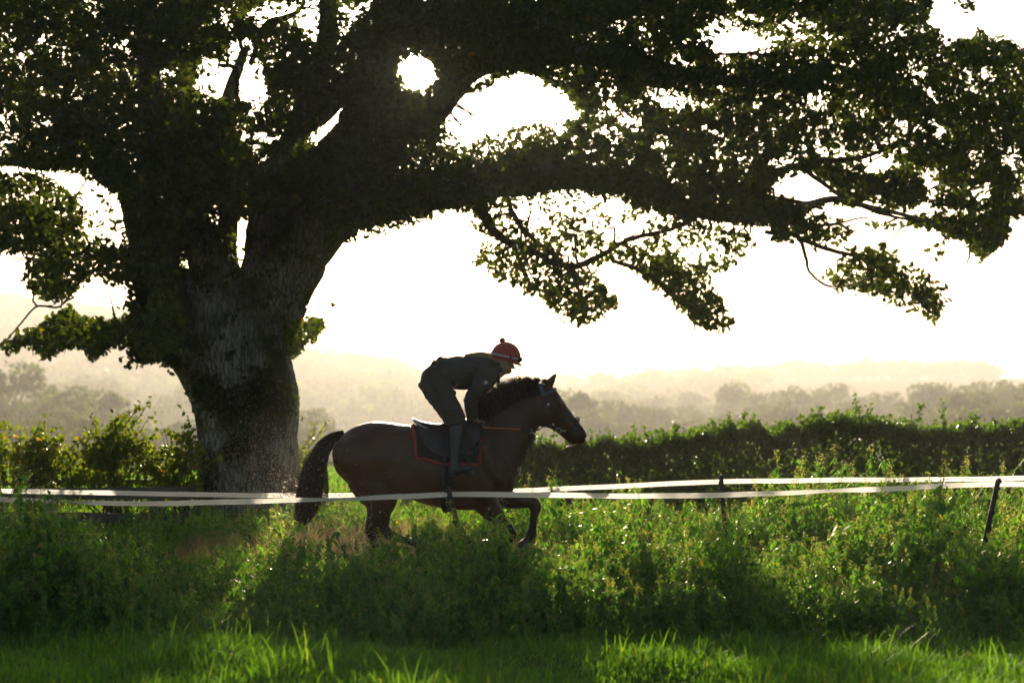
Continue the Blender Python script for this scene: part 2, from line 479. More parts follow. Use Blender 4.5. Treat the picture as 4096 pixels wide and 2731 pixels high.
# openings
for pts, v in [
    ([(1000, 258), (1060, 218), (1130, 205), (1150, 180), (1185, 165), (1240, 180), (1300, 215), (1345, 265), (1290, 275), (1230, 268), (1180, 292), (1130, 305), (1075, 335), (1040, 300)], 0),
    ([(980, 285), (1040, 300), (1075, 335), (1130, 305), (1180, 292), (1230, 268), (1290, 275), (1330, 300), (1240, 320), (1160, 350), (1090, 370), (1020, 340)], .42),
    ([(1078, 178), (1098, 164), (1140, 156), (1125, 178), (1090, 188)], 0),
    ([(440, 205), (470, 130), (515, 140), (530, 95), (580, 85), (600, 160), (620, 220), (600, 262), (560, 240), (490, 225)], .12),
    ([(555, 25), (620, 5), (700, 0), (737, 0), (737, 100), (705, 95), (690, 60), (640, 55), (590, 62)], .15),
    ([(775, 0), (860, 0), (845, 35), (800, 60), (790, 100), (776, 90)], .22),
    ([(965, -5), (1012, -5), (1005, 15), (975, 32)], 0),
    ([(677, 240), (700, 222), (714, 250), (690, 274)], 0),
    ([(706, 322), (745, 270), (792, 235), (798, 250), (772, 292), (752, 326), (725, 338)], .06),
    ([(1636, 100), (1690, 68), (1740, 78), (1778, 90), (1778, 122), (1650, 127)], .02),
    ([(1590, 55), (1650, 40), (1810, 60), (1860, 110), (1780, 150), (1640, 160), (1600, 120), (1636, 127), (1778, 124), (1780, 88), (1690, 66), (1634, 98)], .6),
    ([(1475, 205), (1520, 198), (1573, 215), (1570, 250), (1540, 252), (1500, 235)], .15),
    ([(1430, 268), (1478, 258), (1482, 305), (1440, 300)], .3),
    ([(1376, 200), (1420, 195), (1420, 238), (1385, 240)], .35),
    ([(1844, 215), (1906, 210), (1900, 245), (1865, 255)], .15),
    ([(1885, 280), (1906, 278), (1905, 297), (1885, 298)], .1),
    ([(2040, 275), (2098, 268), (2098, 290), (2050, 295)], .2),
    ([(1752, 368), (1829, 362), (1829, 384), (1760, 384)], .12),
    ([(1875, 342), (1945, 336), (1940, 378), (1880, 378)], .18),
    ([(1983, 362), (2010, 356), (2047, 362), (2044, 398), (1990, 400)], .02),
    ([(1765, 436), (1800, 400), (1826, 393), (1867, 393), (1918, 436), (1949, 461), (1870, 472), (1773, 452)], .03),
    ([(1955, 459), (2025, 463), (2024, 486), (1960, 480)], .03),
    ([(2121, 394), (2162, 388), (2160, 452), (2125, 456)], .15),
    ([(2178, 328), (2200, 326), (2198, 345), (2180, 345)], .1),
    ([(2280, 335), (2342, 335), (2340, 400), (2300, 400)], .35),
    ([(2219, 428), (2275, 420), (2275, 462), (2225, 462)], .1),
    ([(2250, 150), (2352, 150), (2352, 315), (2260, 310)], .72),
    ([(1690, 350), (1730, 345), (1735, 380), (1700, 385)], .3),
    ([(1600, 290), (1650, 285), (1655, 315), (1610, 320)], .3),
    ([(1520, 320), (1560, 318), (1560, 340), (1530, 342)], .3),
    ([(780, 425), (850, 395), (850, 425), (800, 478), (778, 480)], .35),
    ([(1260, 70), (1330, 50), (1380, 90), (1330, 130), (1280, 120)], .5),
    ([(1220, 40), (1260, 30), (1270, 60), (1230, 70)], .3),
    ([(958 + 45 * cos(a_ * .5236), 170 + 45 * sin(a_ * .5236)) for a_ in range(12)], .0),
    ([(2050, 150), (2120, 140), (2140, 210), (2060, 215)], .75),
    ([(1950, 250), (2010, 245), (2015, 275), (1960, 280)], .45),
    ([(1560, 140), (1590, 140), (1590, 165), (1560, 165)], .2),
    # left
    ([(0, 378), (70, 384), (112, 402), (95, 424), (60, 432), (45, 402), (-60, 396)], 0),
    ([(172, 420), (240, 434), (258, 458), (215, 472), (180, 452)], .12),
    ([(185, 480), (290, 478), (305, 530), (292, 575), (235, 555), (190, 545), (150, 512)], .2),
    ([(0, 106), (66, 110), (60, 146), (0, 140)], .45),
    ([(70, 206), (125, 220), (122, 228), (70, 216)], 0),
    ([(-10, 242), (44, 250), (40, 293), (-10, 290)], .3),
    ([(73, 264), (120, 262), (122, 290), (80, 292)], .2),
    ([(-10, 311), (40, 320), (38, 363), (-10, 360)], .4),
    ([(230, 307), (252, 315), (250, 335), (235, 330)], .3),
    ([(551, 519), (590, 519), (588, 575), (560, 590)], .06),
    ([(548, 496), (580, 496), (580, 519), (550, 519)], .5),
    ([(390, 575), (412, 580), (418, 612), (396, 608)], .12),
    ([(408, 615), (424, 625), (420, 655), (410, 640)], .2),
    ([(425, 500), (540, 470), (545, 500), (590, 500), (700, 480), (760, 520), (700, 640), (560, 680), (440, 660)], .10),
    ([(551, 519), (590, 519), (588, 575), (560, 590)], .04),
    # hanging sprays
    ([(1905, 600), (1950, 570), (2030, 560), (2110, 620), (2172, 660), (2180, 690), (2145, 748), (2120, 722), (2040, 700), (1990, 675), (1912, 665), (1893, 630)], .46),
    ([(2070, 500), (2200, 490), (2318, 500), (2316, 548), (2245, 605), (2232, 560), (2150, 528), (2080, 515)], .85),
    ([(2130, 560), (2165, 555), (2168, 590), (2140, 595)], .5),
    ([(1950, 512), (2070, 505), (2080, 525), (2000, 530)], .2),
    ([(1740, 515), (1830, 498), (1900, 490), (1960, 530), (1930, 560), (1850, 555), (1790, 562)], .45),
    ([(1085, 485), (1180, 455), (1300, 445), (1480, 490), (1640, 512), (1750, 545), (1710, 600), (1620, 640), (1560, 620), (1480, 600), (1400, 600), (1350, 640), (1290, 640), (1240, 600), (1160, 560), (1080, 525)], .33),
    ([(1100, 560), (1190, 570), (1290, 610), (1340, 620), (1385, 650), (1422, 700), (1345, 748), (1290, 738), (1250, 690), (1160, 645), (1092, 610)], .45),
    ([(1440, 600), (1530, 600), (1620, 640), (1690, 740), (1652, 768), (1592, 742), (1545, 690), (1480, 645)], .55),
    ([(1170, 470), (1240, 462), (1250, 500), (1190, 510)], .05),
    ([(1290, 455), (1370, 465), (1360, 500), (1300, 495)], .12),
    ([(1400, 510), (1480, 500), (1470, 545), (1390, 560)], .1),
    ([(1540, 560), (1640, 560), (1620, 600), (1550, 600)], .15),
    ([(700, 540), (790, 535), (900, 512), (1000, 495), (1000, 505), (900, 530), (840, 545), (780, 560), (740, 565)], .35),
    ([(-100, 395), (60, 400), (120, 410), (180, 450), (190, 540), (240, 560), (300, 580), (240, 600), (100, 590), (-100, 560)], .62),
    ([(60, 600), (200, 560), (310, 575), (340, 650), (280, 655), (210, 640), (160, 680), (100, 690), (55, 650)], .6),
    ([(0, 795), (40, 770), (100, 740), (160, 700), (185, 732), (250, 735), (300, 728), (345, 690), (400, 760), (385, 828), (330, 832), (290, 792), (245, 800), (218, 835), (190, 800), (150, 800), (105, 825), (60, 795), (20, 812)], .85),
    ([(655, 745), (700, 730), (745, 735), (735, 770), (700, 790), (680, 828), (655, 812)], .8),
    ([(745, 695), (770, 690), (766, 712), (750, 712)], .5),
    ([(700, 610), (720, 600), (712, 690), (690, 690)], .25),
    ([(2190, 0), (2255, 0), (2240, 25), (2205, 20)], .5),
    ([(455, 860), (520, 850), (660, 880), (672, 930), (600, 950), (500, 935), (440, 900)], .30),
    ([(520, 1000), (590, 1010), (590, 1040), (530, 1030)], .20),
]:
    poly(pts, v)
rh = np.random.default_rng(77)
for k_ in range(420):        # small chinks of sky, in loose groups
    if k_ % 6 == 0:
        gx, gy = (rh.uniform(1280, 2352), rh.uniform(0, 480)) if rh.uniform() < .8 else (rh.uniform(0, 700), rh.uniform(0, 400))
    hx_, hy_ = gx + rh.normal() * 34, gy + rh.normal() * 20; rr_ = rh.uniform(4, 12)
    m_ = ((RX - hx_) ** 2 + ((RY - hy_) * 1.3) ** 2 < rr_ * rr_) & (dens > .3)
    dens[m_] = .08
def crown_density(px, py):
    i = np.clip(((py / 4) + OFFY).astype(int), 0, dens.shape[0] - 1)
    j = np.clip(((px / 4) + 30).astype(int), 0, dens.shape[1] - 1)
    return dens[i, j]
poly_mask_trunk = None
rng = np.random.default_rng(7)
TY = 24.0
FD = FP / K
# twig clumps: centres drawn from the density, leaves gathered round each
def clumps(n, rmin, rmax, per, depth, box, bias=1.0):
    x0, x1, y0, y1 = box
    px = rng.uniform(x0, x1, n * 4); py = rng.uniform(y0, y1, n * 4)
    d = crown_density(px, py)
    ok = rng.uniform(size=len(px)) < d ** bias
    px, py = px[ok][:n], py[ok][:n]
    Y = TY + rng.uniform(-depth, depth, len(px))
    # branches in the leader of the arch stay near the trunk plane towards the tips
    c = np.stack([(px * K - 2048) / FP * Y, Y, EYE - (py * K - HORIZ) / FP * Y], 1)
    r = rng.uniform(rmin, rmax, len(px))
    idx = np.repeat(np.arange(len(px)), per)
    off = rng.normal(size=(len(idx), 3)) * np.array([.55, .55, .42])
    pos = c[idx] + off * r[idx][:, None]
    qx = (pos[:, 0] / pos[:, 1] * FP + 2048) / K; qy = (HORIZ - (pos[:, 2] - EYE) / pos[:, 1] * FP) / K
    dd = crown_density(qx + rng.normal(0, 4.5, len(qx)), qy + rng.normal(0, 4.5, len(qx)))
    keep = rng.uniform(size=len(dd)) < np.clip(dd * 1.5, 0, 1)
    return pos[keep]
A = clumps(7800, .09, .24, 18, 3.2, (-110, 2440, -10, 850))
B = clumps(3200, .30, .60, 15, 3.2, (-110, 2440, -435, 0))
C_ = clumps(1300, .06, .16, 9, 0.6, (0, 2352, 480, 850), 1.0)
leafpos = np.concatenate([A, B, C_])
# keep the trunk's pale bark in the open: leaves of this zone sit beside or behind it
qx = (leafpos[:, 0] / leafpos[:, 1] * FP + 2048) / K; qy = (HORIZ - (leafpos[:, 2] - EYE) / leafpos[:, 1] * FP) / K
size = rng.uniform(.06, .115, len(leafpos))
R = rand_rots(len(leafpos), rng)
v, f = scatter(OAK, leafpos, size, rng, R)
tree = empty('oak_tree', (PD(565, 1190, TY).x, TY, gz(-3, TY)))
tag(tree, 'huge spreading oak with ridged grey trunk, arching its leafy limbs over the galloping horse', 'tree')
crown = mesh_np('crown', v, [f], M_oakleaf, attr=np.clip(rng.beta(1.6, 2.2, len(f)) + .0, 0, 1))
link(crown); adopt(crown, tree)

# trunk: outline at each height (picture units), ridged bark
prof = [(1225, 425, 715, .85), (1190, 442, 700, .72), (1150, 453, 688, .62), (1100, 457, 684, .58), (1050, 459, 681, .57), (1000, 459, 679, .57), (950, 450, 682, .58), (910, 438, 683, .60), (870, 418, 676, .61),
        (820, 390, 664, .62), (780, 372, 657, .62), (740, 356, 656, .60), (700, 348, 664, .58), (660, 352, 676, .52), (620, 380, 700, .42)]
rows = catmull([(y, xl, xr, d) for y, xl, xr, d in prof], 10)
NR = 150
tv = []
ph = np.linspace(0, 2 * pi, NR, endpoint=False)
for i, (y, xl, xr, dp) in enumerate(rows):
    L_, R_ = PD(xl, y, TY), PD(xr, y, TY)
    cx = (L_.x + R_.x) / 2; hw = (R_.x - L_.x) / 2; z = L_.z
    flare = max(0, (y - 1080) / 140.0)
    rid = 1 + .030 * np.sin(ph * 9 + z * 1.1 + 1) + .016 * np.sin(ph * 23 + z * 2.3 + np.sin(z * 5)) + .016 * np.sin(ph * 41 - z * 3.1 + 2 * np.sin(z * 3 + ph * 2)) + flare * .05 * np.sin(ph * 6 + .7)
    rid = rid + rng.normal(0, .006, NR)
    tv.append(np.stack([cx + hw * np.cos(ph) * rid, TY + (dp * 1.15) * np.sin(ph) * rid, np.full(NR, z) + .01 * np.sin(ph * 13)], 1))
tv = np.concatenate(tv); nr = len(rows)
i_, j_ = np.meshgrid(np.arange(nr - 1), np.arange(NR), indexing='ij')
a = (i_ * NR + j_).ravel(); b_ = (i_ * NR + (j_ + 1) % NR).ravel()
tf = np.stack([a, b_, b_ + NR, a + NR], 1)
trunk = mesh_np('trunk', tv, [tf], M_bark, smooth=True)
link(trunk); adopt(trunk, tree)

def limb(pts, k=14, wig=.0, name='limb', mat=None, sub=6, mb=None):
    """pts: (x, y, radius_px, depth offset)"""
    q = catmull(pts, sub)
    ps = []; rs = []
    for x, y, r, dy in q:
        Y = TY + dy
        p = PD(x, y, Y)
        w = wig * r / FD * Y
        ps.append(p + Vector((rng.normal() * w, rng.normal() * w, rng.normal() * w)))
        rs.append(max(r, .8) / FD * Y * (1 + rng.normal() * .03))
    (mb or MBX).tube(ps, rs, k)
limbs = [
    # right arching limb, the diagonal leader, centre leaders, left leaders
    [(600, 740, 85, 0), (655, 640, 78, 0), (720, 540, 66, -.1), (810, 470, 56, -.2), (930, 440, 52, -.4), (1060, 432, 44, -.5), (1200, 405, 36, -.6), (1350, 408, 30, -.7), (1480, 430, 25, -.8), (1560, 470, 20, -.8), (1660, 497, 14, -.8), (1760, 497, 11, -.9), (1860, 470, 9, -1), (1920, 458, 8, -1), (2000, 476, 6, -1), (2100, 500, 4.5, -1), (2230, 540, 2.5, -1)],
    [(600, 700, 80, .3), (680, 560, 82, .4), (760, 430, 86, .5), (840, 320, 78, .6), (860, 240, 60, .7), (862, 165, 44, .8), (900, 85, 42, .9), (1000, 48, 48, 1), (1120, 60, 50, 1.1), (1230, 55, 45, 1.2), (1400, 20, 35, 1.5), (1600, -40, 22, 2)],
    [(850, 320, 40, .6), (940, 290, 34, .7), (1015, 240, 30, .7), (1060, 165, 38, .7), (1130, 125, 42, .6), (1260, 118, 34, .3), (1400, 130, 26, 0), (1560, 170, 18, -.3), (1720, 190, 12, -.5), (1900, 200, 8, -.8)],
    [(540, 760, 62, -.2), (500, 640, 55, -.3), (455, 540, 45, -.4), (410, 440, 38, -.5), (370, 320, 32, -.6), (345, 180, 26, -.7), (330, 0, 20, -.8), (320, -200, 12, -.8)],
    [(590, 700, 50, .1), (600, 600, 44, .2), (610, 500, 40, .3), (640, 400, 36, .4), (690, 280, 30, .5), (735, 160, 24, .6), (752, 60, 21, .7), (756, -60, 18, .8), (770, -250, 10, .8)],
    [(545, 700, 40, 0), (520, 590, 26, .3), (528, 480, 24, .4), (540, 380, 22, .6), (520, 250, 16, .8), (560, 120, 11, 1)],
    [(400, 800, 45, .2), (360, 700, 42, .3), (335, 600, 38, .3), (318, 500, 34, .4), (290, 420, 28, .5), (230, 330, 22, .6), (140, 250, 17, .8), (0, 212, 14, 1), (-120, 190, 10, 1)],
    [(300, 440, 20, .4), (250, 390, 13, .2), (180, 375, 10, 0), (90, 374, 10, -.2), (0, 370, 11, -.3), (-110, 360, 8, -.4)],
    [(340, 600, 18, .2), (250, 585, 6, 0), (180, 588, 5, -.2), (90, 575, 4, -.3), (-20, 555, 3, -.4)],
    [(690, 290, 22, .5), (725, 275, 20, .6), (780, 220, 26, .8), (830, 170, 30, 1), (900, 100, 26, 1.2), (960, 0, 20, 1.4)],
    [(575, 150, 6, 0), (610, 60, 8, 0), (660, 40, 7, 0), (690, 20, 4, 0), (700, -20, 3, 0)],
    [(340, 640, 14, 0), (300, 760, 8, -.2), (240, 762, 5, -.3), (160, 765, 3.5, -.3), (90, 770, 2.5, -.3)],
]
MBX = MB()
for l in limbs: limb(l, 18, .03)
LM = MBX.build('limb', M_bark); adopt(LM, tree)
thin = [
    [(1095, 470, 16, -.6), (1150, 545, 10, -.6), (1210, 570, 8.5, -.6), (1300, 612, 7.5, -.7), (1370, 592, 6.5, -.7), (1440, 552, 5.5, -.8), (1540, 527, 5, -.8), (1600, 500, 6, -.8)],
    [(1170, 480, 7, -.5), (1215, 540, 6, -.5), (1300, 612, 5, -.6), (1340, 690, 3, -.6), (1350, 735, 1.6, -.6)],
    [(1408, 598, 5, -.7), (1490, 631, 5.5, -.7), (1547, 682, 4.5, -.7), (1608, 717, 3, -.7), (1665, 745, 1.6, -.7)],
    [(1640, 490, 7, -.8), (1600, 430, 10, -.8), (1696, 436, 8, -.8), (1800, 390, 8, -.8), (1880, 372, 8, -.9), (1942, 368, 7, -.9), (2013, 352, 4, -1), (2090, 320, 2.5, -1)],
    [(1830, 381, 6, -.9), (1890, 420, 5.5, -.9), (1942, 456, 5.5, -1), (2029, 492, 4, -1), (2120, 510, 2.5, -1)],
    [(1900, 385, 3, -.9), (1925, 420, 3.2, -.9), (1975, 455, 2.5, -1), (2040, 470, 1.5, -1)],
    [(1757, 533, 5, -.8), (1829, 543, 5, -.8), (1850, 590, 4, -.8), (1860, 625, 3.2, -.8), (1900, 656, 3, -.9), (1950, 655, 2, -.9), (2040, 650, 1.5, -.9)],
    [(1813, 535, 6, -.8), (1890, 569, 5.5, -.8), (1967, 590, 4, -.8), (2044, 630, 3, -.8), (2100, 680, 2.4, -.8), (2137, 720, 1.4, -.8)],
    [(1768, 451, 4, -.9), (1845, 466, 4.5, -.9), (1890, 480, 4, -.9)],
    [(1757, 505, 5, -.9), (1890, 518, 3, -.9), (1983, 500, 2, -.9), (2008, 516, 1, -.9)],
    [(1640, 125, 3, -.3), (1720, 124, 3, -.3), (1800, 128, 2, -.3)],
    [(0, 800, 1.5, -.3), (50, 740, 2, -.3), (85, 704, 2.4, -.3), (130, 706, 2.6, -.3), (152, 690, 3, -.3), (190, 640, 3.6, -.2), (260, 590, 4, 0)],
    [(400, 828, 4, -.3), (350, 820, 3, -.4), (320, 822, 1.5, -.4)],
    [(655, 790, 4, -.2), (700, 760, 2.6, -.3), (745, 740, 1.4, -.3), (766, 700, .9, -.3)],
    [(560, 130, 4, .2), (548, 70, 6, .2), (560, 30, 6, .2), (600, 0, 5, .2)],
    [(545, 240, 5, .2), (540, 160, 6, .2), (500, 150, 4, .2)],
    [(2090, 470, 3, -1), (2130, 440, 2, -1), (2180, 410, 1.4, -1)],
    [(180, 375, 5, 0), (100, 330, 4, 0), (40, 300, 3, 0), (-30, 290, 2, 0)],
    [(150, 600, 3, -.3), (120, 560, 3, -.3), (60, 500, 2.4, -.3), (20, 460, 1.6, -.3)],
]
MBX = MB()
for l in thin:
    MBX = MB(); limb(l, 7, .12, sub=7); adopt(MBX.build('branch', M_twig), tree)
MBX = MB()
nodes_ = []
for l in thin + limbs:
    for x_, y_, r_, d_ in catmull(l, 8):
        nodes_.append(tuple(PD(x_, y_, TY + d_)))
nodes_ = np.array(nodes_)
cx_ = (leafpos[:, 0] / leafpos[:, 1] * FP + 2048) / K; cy_ = (HORIZ - (leafpos[:, 2] - EYE) / leafpos[:, 1] * FP) / K
sel = np.where((cy_ > 60) & (crown_density(cx_, cy_) < .7))[0]
for q_ in rng.choice(sel, 420, replace=False):
    e_ = leafpos[q_]; dd_ = np.linalg.norm((nodes_ - e_) * np.array([1, .5, 1]), axis=1); k_ = int(np.argmin(dd_ + rng.uniform(0, .35, len(dd_))))
    if dd_[k_] > 1.6: continue
    s_ = Vector(nodes_[k_]); e_ = Vector(e_); n1 = Vector(rng.normal(size=3)) * .07; n2 = Vector(rng.normal(size=3)) * .06
    MBX.tube([s_, s_ + (e_ - s_) * .35 + n1, s_ + (e_ - s_) * .7 + n1 * .5 + n2, e_], [.016, .012, .008, .003], 5)
# short twigs through the sprays
sp = rng.choice(len(C_), 500, replace=False) if len(C_) > 500 else np.arange(len(C_))
for q in C_[sp]:
    d = Vector(rng.normal(size=3)) * .06
    MBX.tube([Vector(q) - d, Vector(q) + Vector((0, 0, .02)), Vector(q) + d], [.006, .005, .002], 4)
BR = MBX.build('twigs', M_twig); adopt(BR, tree); BR['kind'] = 'stuff'
# leafy growth hugging the trunk and the left leaders
ep = []
for (x0, x1, y0, y1, n, yd) in [(445, 675, 875, 945, 230, -.66), (440, 660, 700, 860, 35, -.66), (300, 420, 470, 830, 900, -.45), (520, 600, 1005, 1040, 40, -.62), (455, 500, 1060, 1160, 60, -.5), (430, 700, 520, 700, 45, -.75), (400, 520, 300, 560, 320, -.9)]:
    px = rng.uniform(x0, x1, n); py = rng.uniform(y0, y1, n) + 12 * np.sin(px * .05)
    Y = TY + yd + rng.normal(0, .08, n)
    c = np.stack([(px * K - 2048) / FP * Y, Y, EYE - (py * K - HORIZ) / FP * Y], 1)
    idx = np.repeat(np.arange(n), 7)
    ep.append(c[idx] + rng.normal(size=(len(idx), 3)) * .05)
ep = np.concatenate(ep)
v, f = scatter(OAK, ep, rng.uniform(.05, .10, len(ep)), rng)
sh = mesh_np('trunk_shoots', v, [f], M_oakleaf, attr=rng.beta(1.4, 3, len(f)))
link(sh); adopt(sh, tree)
# ------------------------------------------------------------------ trees in the valley
rng = np.random.default_rng(21)
def tree_proto(seed, w=1.0, h=1.0, nblob=26, nleaf=2600, loose=.5, conic=False):
    """unit tree about 10 m high, 8.5 m wide: returns (crown mesh, trunk mesh)"""
    r = np.random.default_rng(seed)
    cs = []; rs = []
    for i in range(nblob):
        t = r.uniform(0, 1)
        zc = 2.6 + 6.2 * t
        rad = 3.3 * math.sqrt(max(0, 1 - ((t - .42) / .62) ** 2)) if not conic else 2.2 * (1.05 - t)
        an = r.uniform(0, 2 * pi); rr = rad * math.sqrt(r.uniform(.15, 1))
        cs.append((rr * cos(an), rr * sin(an), zc)); rs.append(r.uniform(.9, 1.7))
    cs = np.array(cs); rs = np.array(rs)
    idx = r.integers(0, nblob, nleaf)
    d = r.normal(size=(nleaf, 3)); d /= np.linalg.norm(d, axis=1)[:, None]
    rad = r.uniform(.55, 1.05, nleaf) ** loose
    pos = cs[idx] + d * (rs[idx] * rad)[:, None] * np.array([1, 1, .8])
    v, f = scatter(HAW, pos, r.uniform(.22, .48, nleaf), r)
    me = mesh_np('crown', v, [f], M_far, attr=r.beta(1.5, 2, nleaf)).data
    mb = MB()
    mb.tube([(0, 0, -1.2), (0.05, 0, 1.2), (.1, .1, 3), (0, .1, 5.5), (.1, 0, 8)], [.38, .28, .22, .14, .04], 8)
    for i in range(9):
        c = cs[r.integers(0, nblob)]
        z0 = r.uniform(1.6, 4.5)
        mb.tube([(0, 0, z0), (c[0] * .5, c[1] * .5, z0 + (c[2] - z0) * .6), tuple(c)], [.13, .08, .03], 6)
    o = mb.build('trunk', M_twig); tm = o.data; bpy.data.objects.remove(o)
    return me, tm
protos = [tree_proto(1), tree_proto(2, nblob=34), tree_proto(3, nblob=20, nleaf=1800, loose=.8), tree_proto(4, nblob=30, nleaf=3200), tree_proto(5, conic=True, nblob=18, nleaf=1500, loose=.9)]
def far_tree(x, top, D, width, proto, label, group, name='field_tree', base=None):
    p = PD(x, top, D)
    zb = gz(p.x, D)
    h = max(p.z - zb, 3.0)
    o = empty(name, (p.x, D, zb))
    tag(o, label, 'tree', group)
    cm, tm = protos[proto]
    an = (x * 37 % 628) / 100.0
    for nm, me in (('crown', cm), ('trunk', tm)):
        c = bpy.data.objects.new(nm, me); link(c, o)
        c.scale = (width / 8.6, width / 8.6, h / 9.6); c.rotation_euler = (0, 0, an)
GL = 'trees in the valley on the left'; GR = 'trees in the valley on the right'
L1 = 'hazy round tree of the valley wood behind the hawthorn fence'
R1 = 'hazy round-crowned tree of the valley wood beyond the clipped hedge'
spec = [
    (35, 842, 200, 9.5, 3, 'tall pale green tree at the left edge, highest of the valley trees there', GL),
    (-70, 880, 205, 9, 1, L1, GL), (-10, 930, 180, 8, 0, L1, GL),
    (150, 897, 190, 7.5, 1, 'darkest dense tree right of the tall pale one at the left edge', GL),
    (232, 905, 200, 7.5, 3, 'dark tree with a broad flat top, nearest to the bare thin trees on the left', GL),
    (290, 945, 215, 6.5, 2, 'open thin-crowned tree left of the oak trunk, branches showing', GL),
    (345, 930, 330, 9, 2, L1, GL), (215, 862, 430, 15, 0, L1, GL), (120, 880, 420, 14, 3, L1, GL), (300, 895, 440, 16, 1, L1, GL),
    (395, 900, 380, 11, 0, L1, GL), (430, 885, 420, 14, 3, L1, GL), (90, 960, 150, 5, 0, L1, GL), (190, 965, 150, 5.5, 1, L1, GL), (380, 985, 170, 5, 0, L1, GL), (440, 975, 180, 5, 3, L1, GL), (20, 980, 140, 5, 0, L1, GL), (310, 990, 160, 5, 1, L1, GL), (250, 980, 150, 4.5, 0, L1, GL), (140, 950, 165, 5.5, 3, L1, GL),
    (712, 948, 210, 5, 1, 'dark rounded tree just right of the oak trunk, above the horse tail', GL),
    (760, 985, 220, 4.5, 3, 'low hazy tree behind the horse rump', GL),
    (690, 985, 190, 4, 0, L1, GL),
    (1300, 905, 230, 9, 3, 'hazy tree right behind the horse head', GR),
    (1365, 925, 250, 8, 1, R1, GR), (1440, 925, 260, 9, 0, R1, GR), (1505, 945, 270, 9, 3, R1, GR), (1560, 935, 300, 8, 1, R1, GR), (1250, 940, 260, 8, 0, R1, GR), (1180, 950, 280, 8, 3, R1, GR),
    (1625, 950, 280, 9, 0, R1, GR), (1500, 910, 420, 12, 0, R1, GR), (1400, 900, 450, 12, 1, R1, GR), (1590, 905, 440, 11, 3, R1, GR),
    (1695, 884, 330, 9, 3, 'tall hazy tree standing above its row left of the pale field', GR),
    (1740, 905, 300, 7, 1, R1, GR), (1805, 887, 330, 9.5, 0, 'broad dark-topped tree in the middle of the row below the pale field', GR),
    (1868, 897, 320, 9, 3, R1, GR), (1780, 935, 230, 7, 1, R1, GR), (1700, 945, 235, 7, 0, R1, GR), (1850, 945, 225, 7, 3, R1, GR), (1920, 885, 350, 9, 1, R1, GR), (1990, 903, 320, 7, 0, R1, GR), (1940, 935, 250, 7, 3, R1, GR),
    (2035, 905, 310, 7, 1, 'small dark tree standing alone at the foot of the pale field', GR),
    (2015, 950, 230, 7, 0, R1, GR), (2110, 893, 280, 9, 3, 'dark wide tree at the left end of the darkest row under the ridge', GR), (2165, 890, 290, 9, 1, R1, GR), (2215, 892, 285, 9, 0, R1, GR), (2265, 886, 280, 9, 3, R1, GR), (2330, 885, 270, 9, 1, 'dark tree at the right edge of the picture, ending the darkest row', GR),
    (2100, 930, 220, 7, 1, R1, GR), (2225, 908, 210, 8, 3, 'olive domed tree in front of the darkest row', GR),
    (2250, 935, 175, 6.5, 0, 'brightest green bushy tree, nearest of all above the hedge at the right', GR), (2325, 938, 180, 6.5, 3, R1, GR), (2160, 945, 200, 6, 0, R1, GR), (2400, 900, 200, 8, 1, R1, GR),
    (1660, 975, 190, 6, 3, R1, GR), (1760, 975, 190, 6, 0, R1, GR), (1560, 975, 200, 6, 1, R1, GR), (1880, 975, 190, 6, 3, R1, GR), (1980, 975, 185, 6, 1, R1, GR), (2080, 970, 185, 6, 0, R1, GR), (1460, 975, 210, 6, 0, R1, GR), (1380, 975, 215, 6, 3, R1, GR),
]
ordw = ['first', 'second', 'third', 'fourth', 'fifth', 'sixth', 'seventh', 'eighth', 'ninth', 'tenth', 'eleventh', 'twelfth', 'thirteenth', 'fourteenth', 'fifteenth', 'sixteenth', 'seventeenth', 'eighteenth', 'nineteenth', 'twentieth', 'twenty-first', 'twenty-second', 'twenty-third', 'twenty-fourth']
def row_of(D, g): return ('front' if D < 205 else 'middle' if D < 300 else 'back') if g == GR else ('front' if D < 183 else 'middle' if D < 300 else 'back')
for g_ in (GL, GR):
    for rw in ('front', 'middle', 'back'):
        mem = sorted([i for i, s_ in enumerate(spec) if s_[6] == g_ and row_of(s_[2], g_) == rw], key=lambda i: spec[i][0])
        for k_, i in enumerate(mem):
            if spec[i][5] in (L1, R1):
                s_ = list(spec[i])
                s_[5] = 'hazy round tree, %s from the left in the %s row %s' % (ordw[k_], rw, 'beyond the clipped hedge' if g_ == GR else 'of the left-hand wood')
                spec[i] = tuple(s_)
for x, top, D, w, pr, lab, g in spec:
    far_tree(x, top - (10 if D < 300 else 4), D, w * 1.18, pr, lab, g)

# far woods: masses nobody could count
def wood(name, pts, label, rmin, rmax, per, seed, leaf):
    r = np.random.default_rng(seed)
    V = []; F = []; n0 = 0
    pos = []
    for (x, top, D) in pts:
        p = PD(x, top, D); zb = gz(p.x, D)
        h = max(p.z - zb, 2.5)
        R0 = r.uniform(rmin, rmax)
        n = per
        d = r.normal(size=(n, 3)); d /= np.linalg.norm(d, axis=1)[:, None]
        rad = r.uniform(.35, 1, n) ** .5
        c = np.array([p.x, D, zb + h * .46])
        q = c + d * rad[:, None] * np.array([R0, R0, h * .55]) + r.normal(size=(n, 3)) * .25
        pos.append(q)
    pos = np.concatenate(pos)
    v, f = scatter(HAW, pos, r.uniform(leaf * .6, leaf * 1.3, len(pos)), r)
    o = mesh_np(name, v, [f], M_far, attr=r.beta(1.5, 2, len(f)))
    link(o); tag(o, label, 'wood', kind='stuff')
r = np.random.default_rng(5)
pts = []
tops = [(1440, 852), (1500, 846), (1560, 842), (1640, 845), (1700, 835), (1740, 836), (1790, 827), (1830, 822), (1860, 824), (1900, 838), (1930, 836), (1960, 826), (2000, 822), (2040, 824), (2080, 826), (2120, 826), (2160, 822), (2200, 822), (2235, 828), (2262, 832), (2290, 842)]
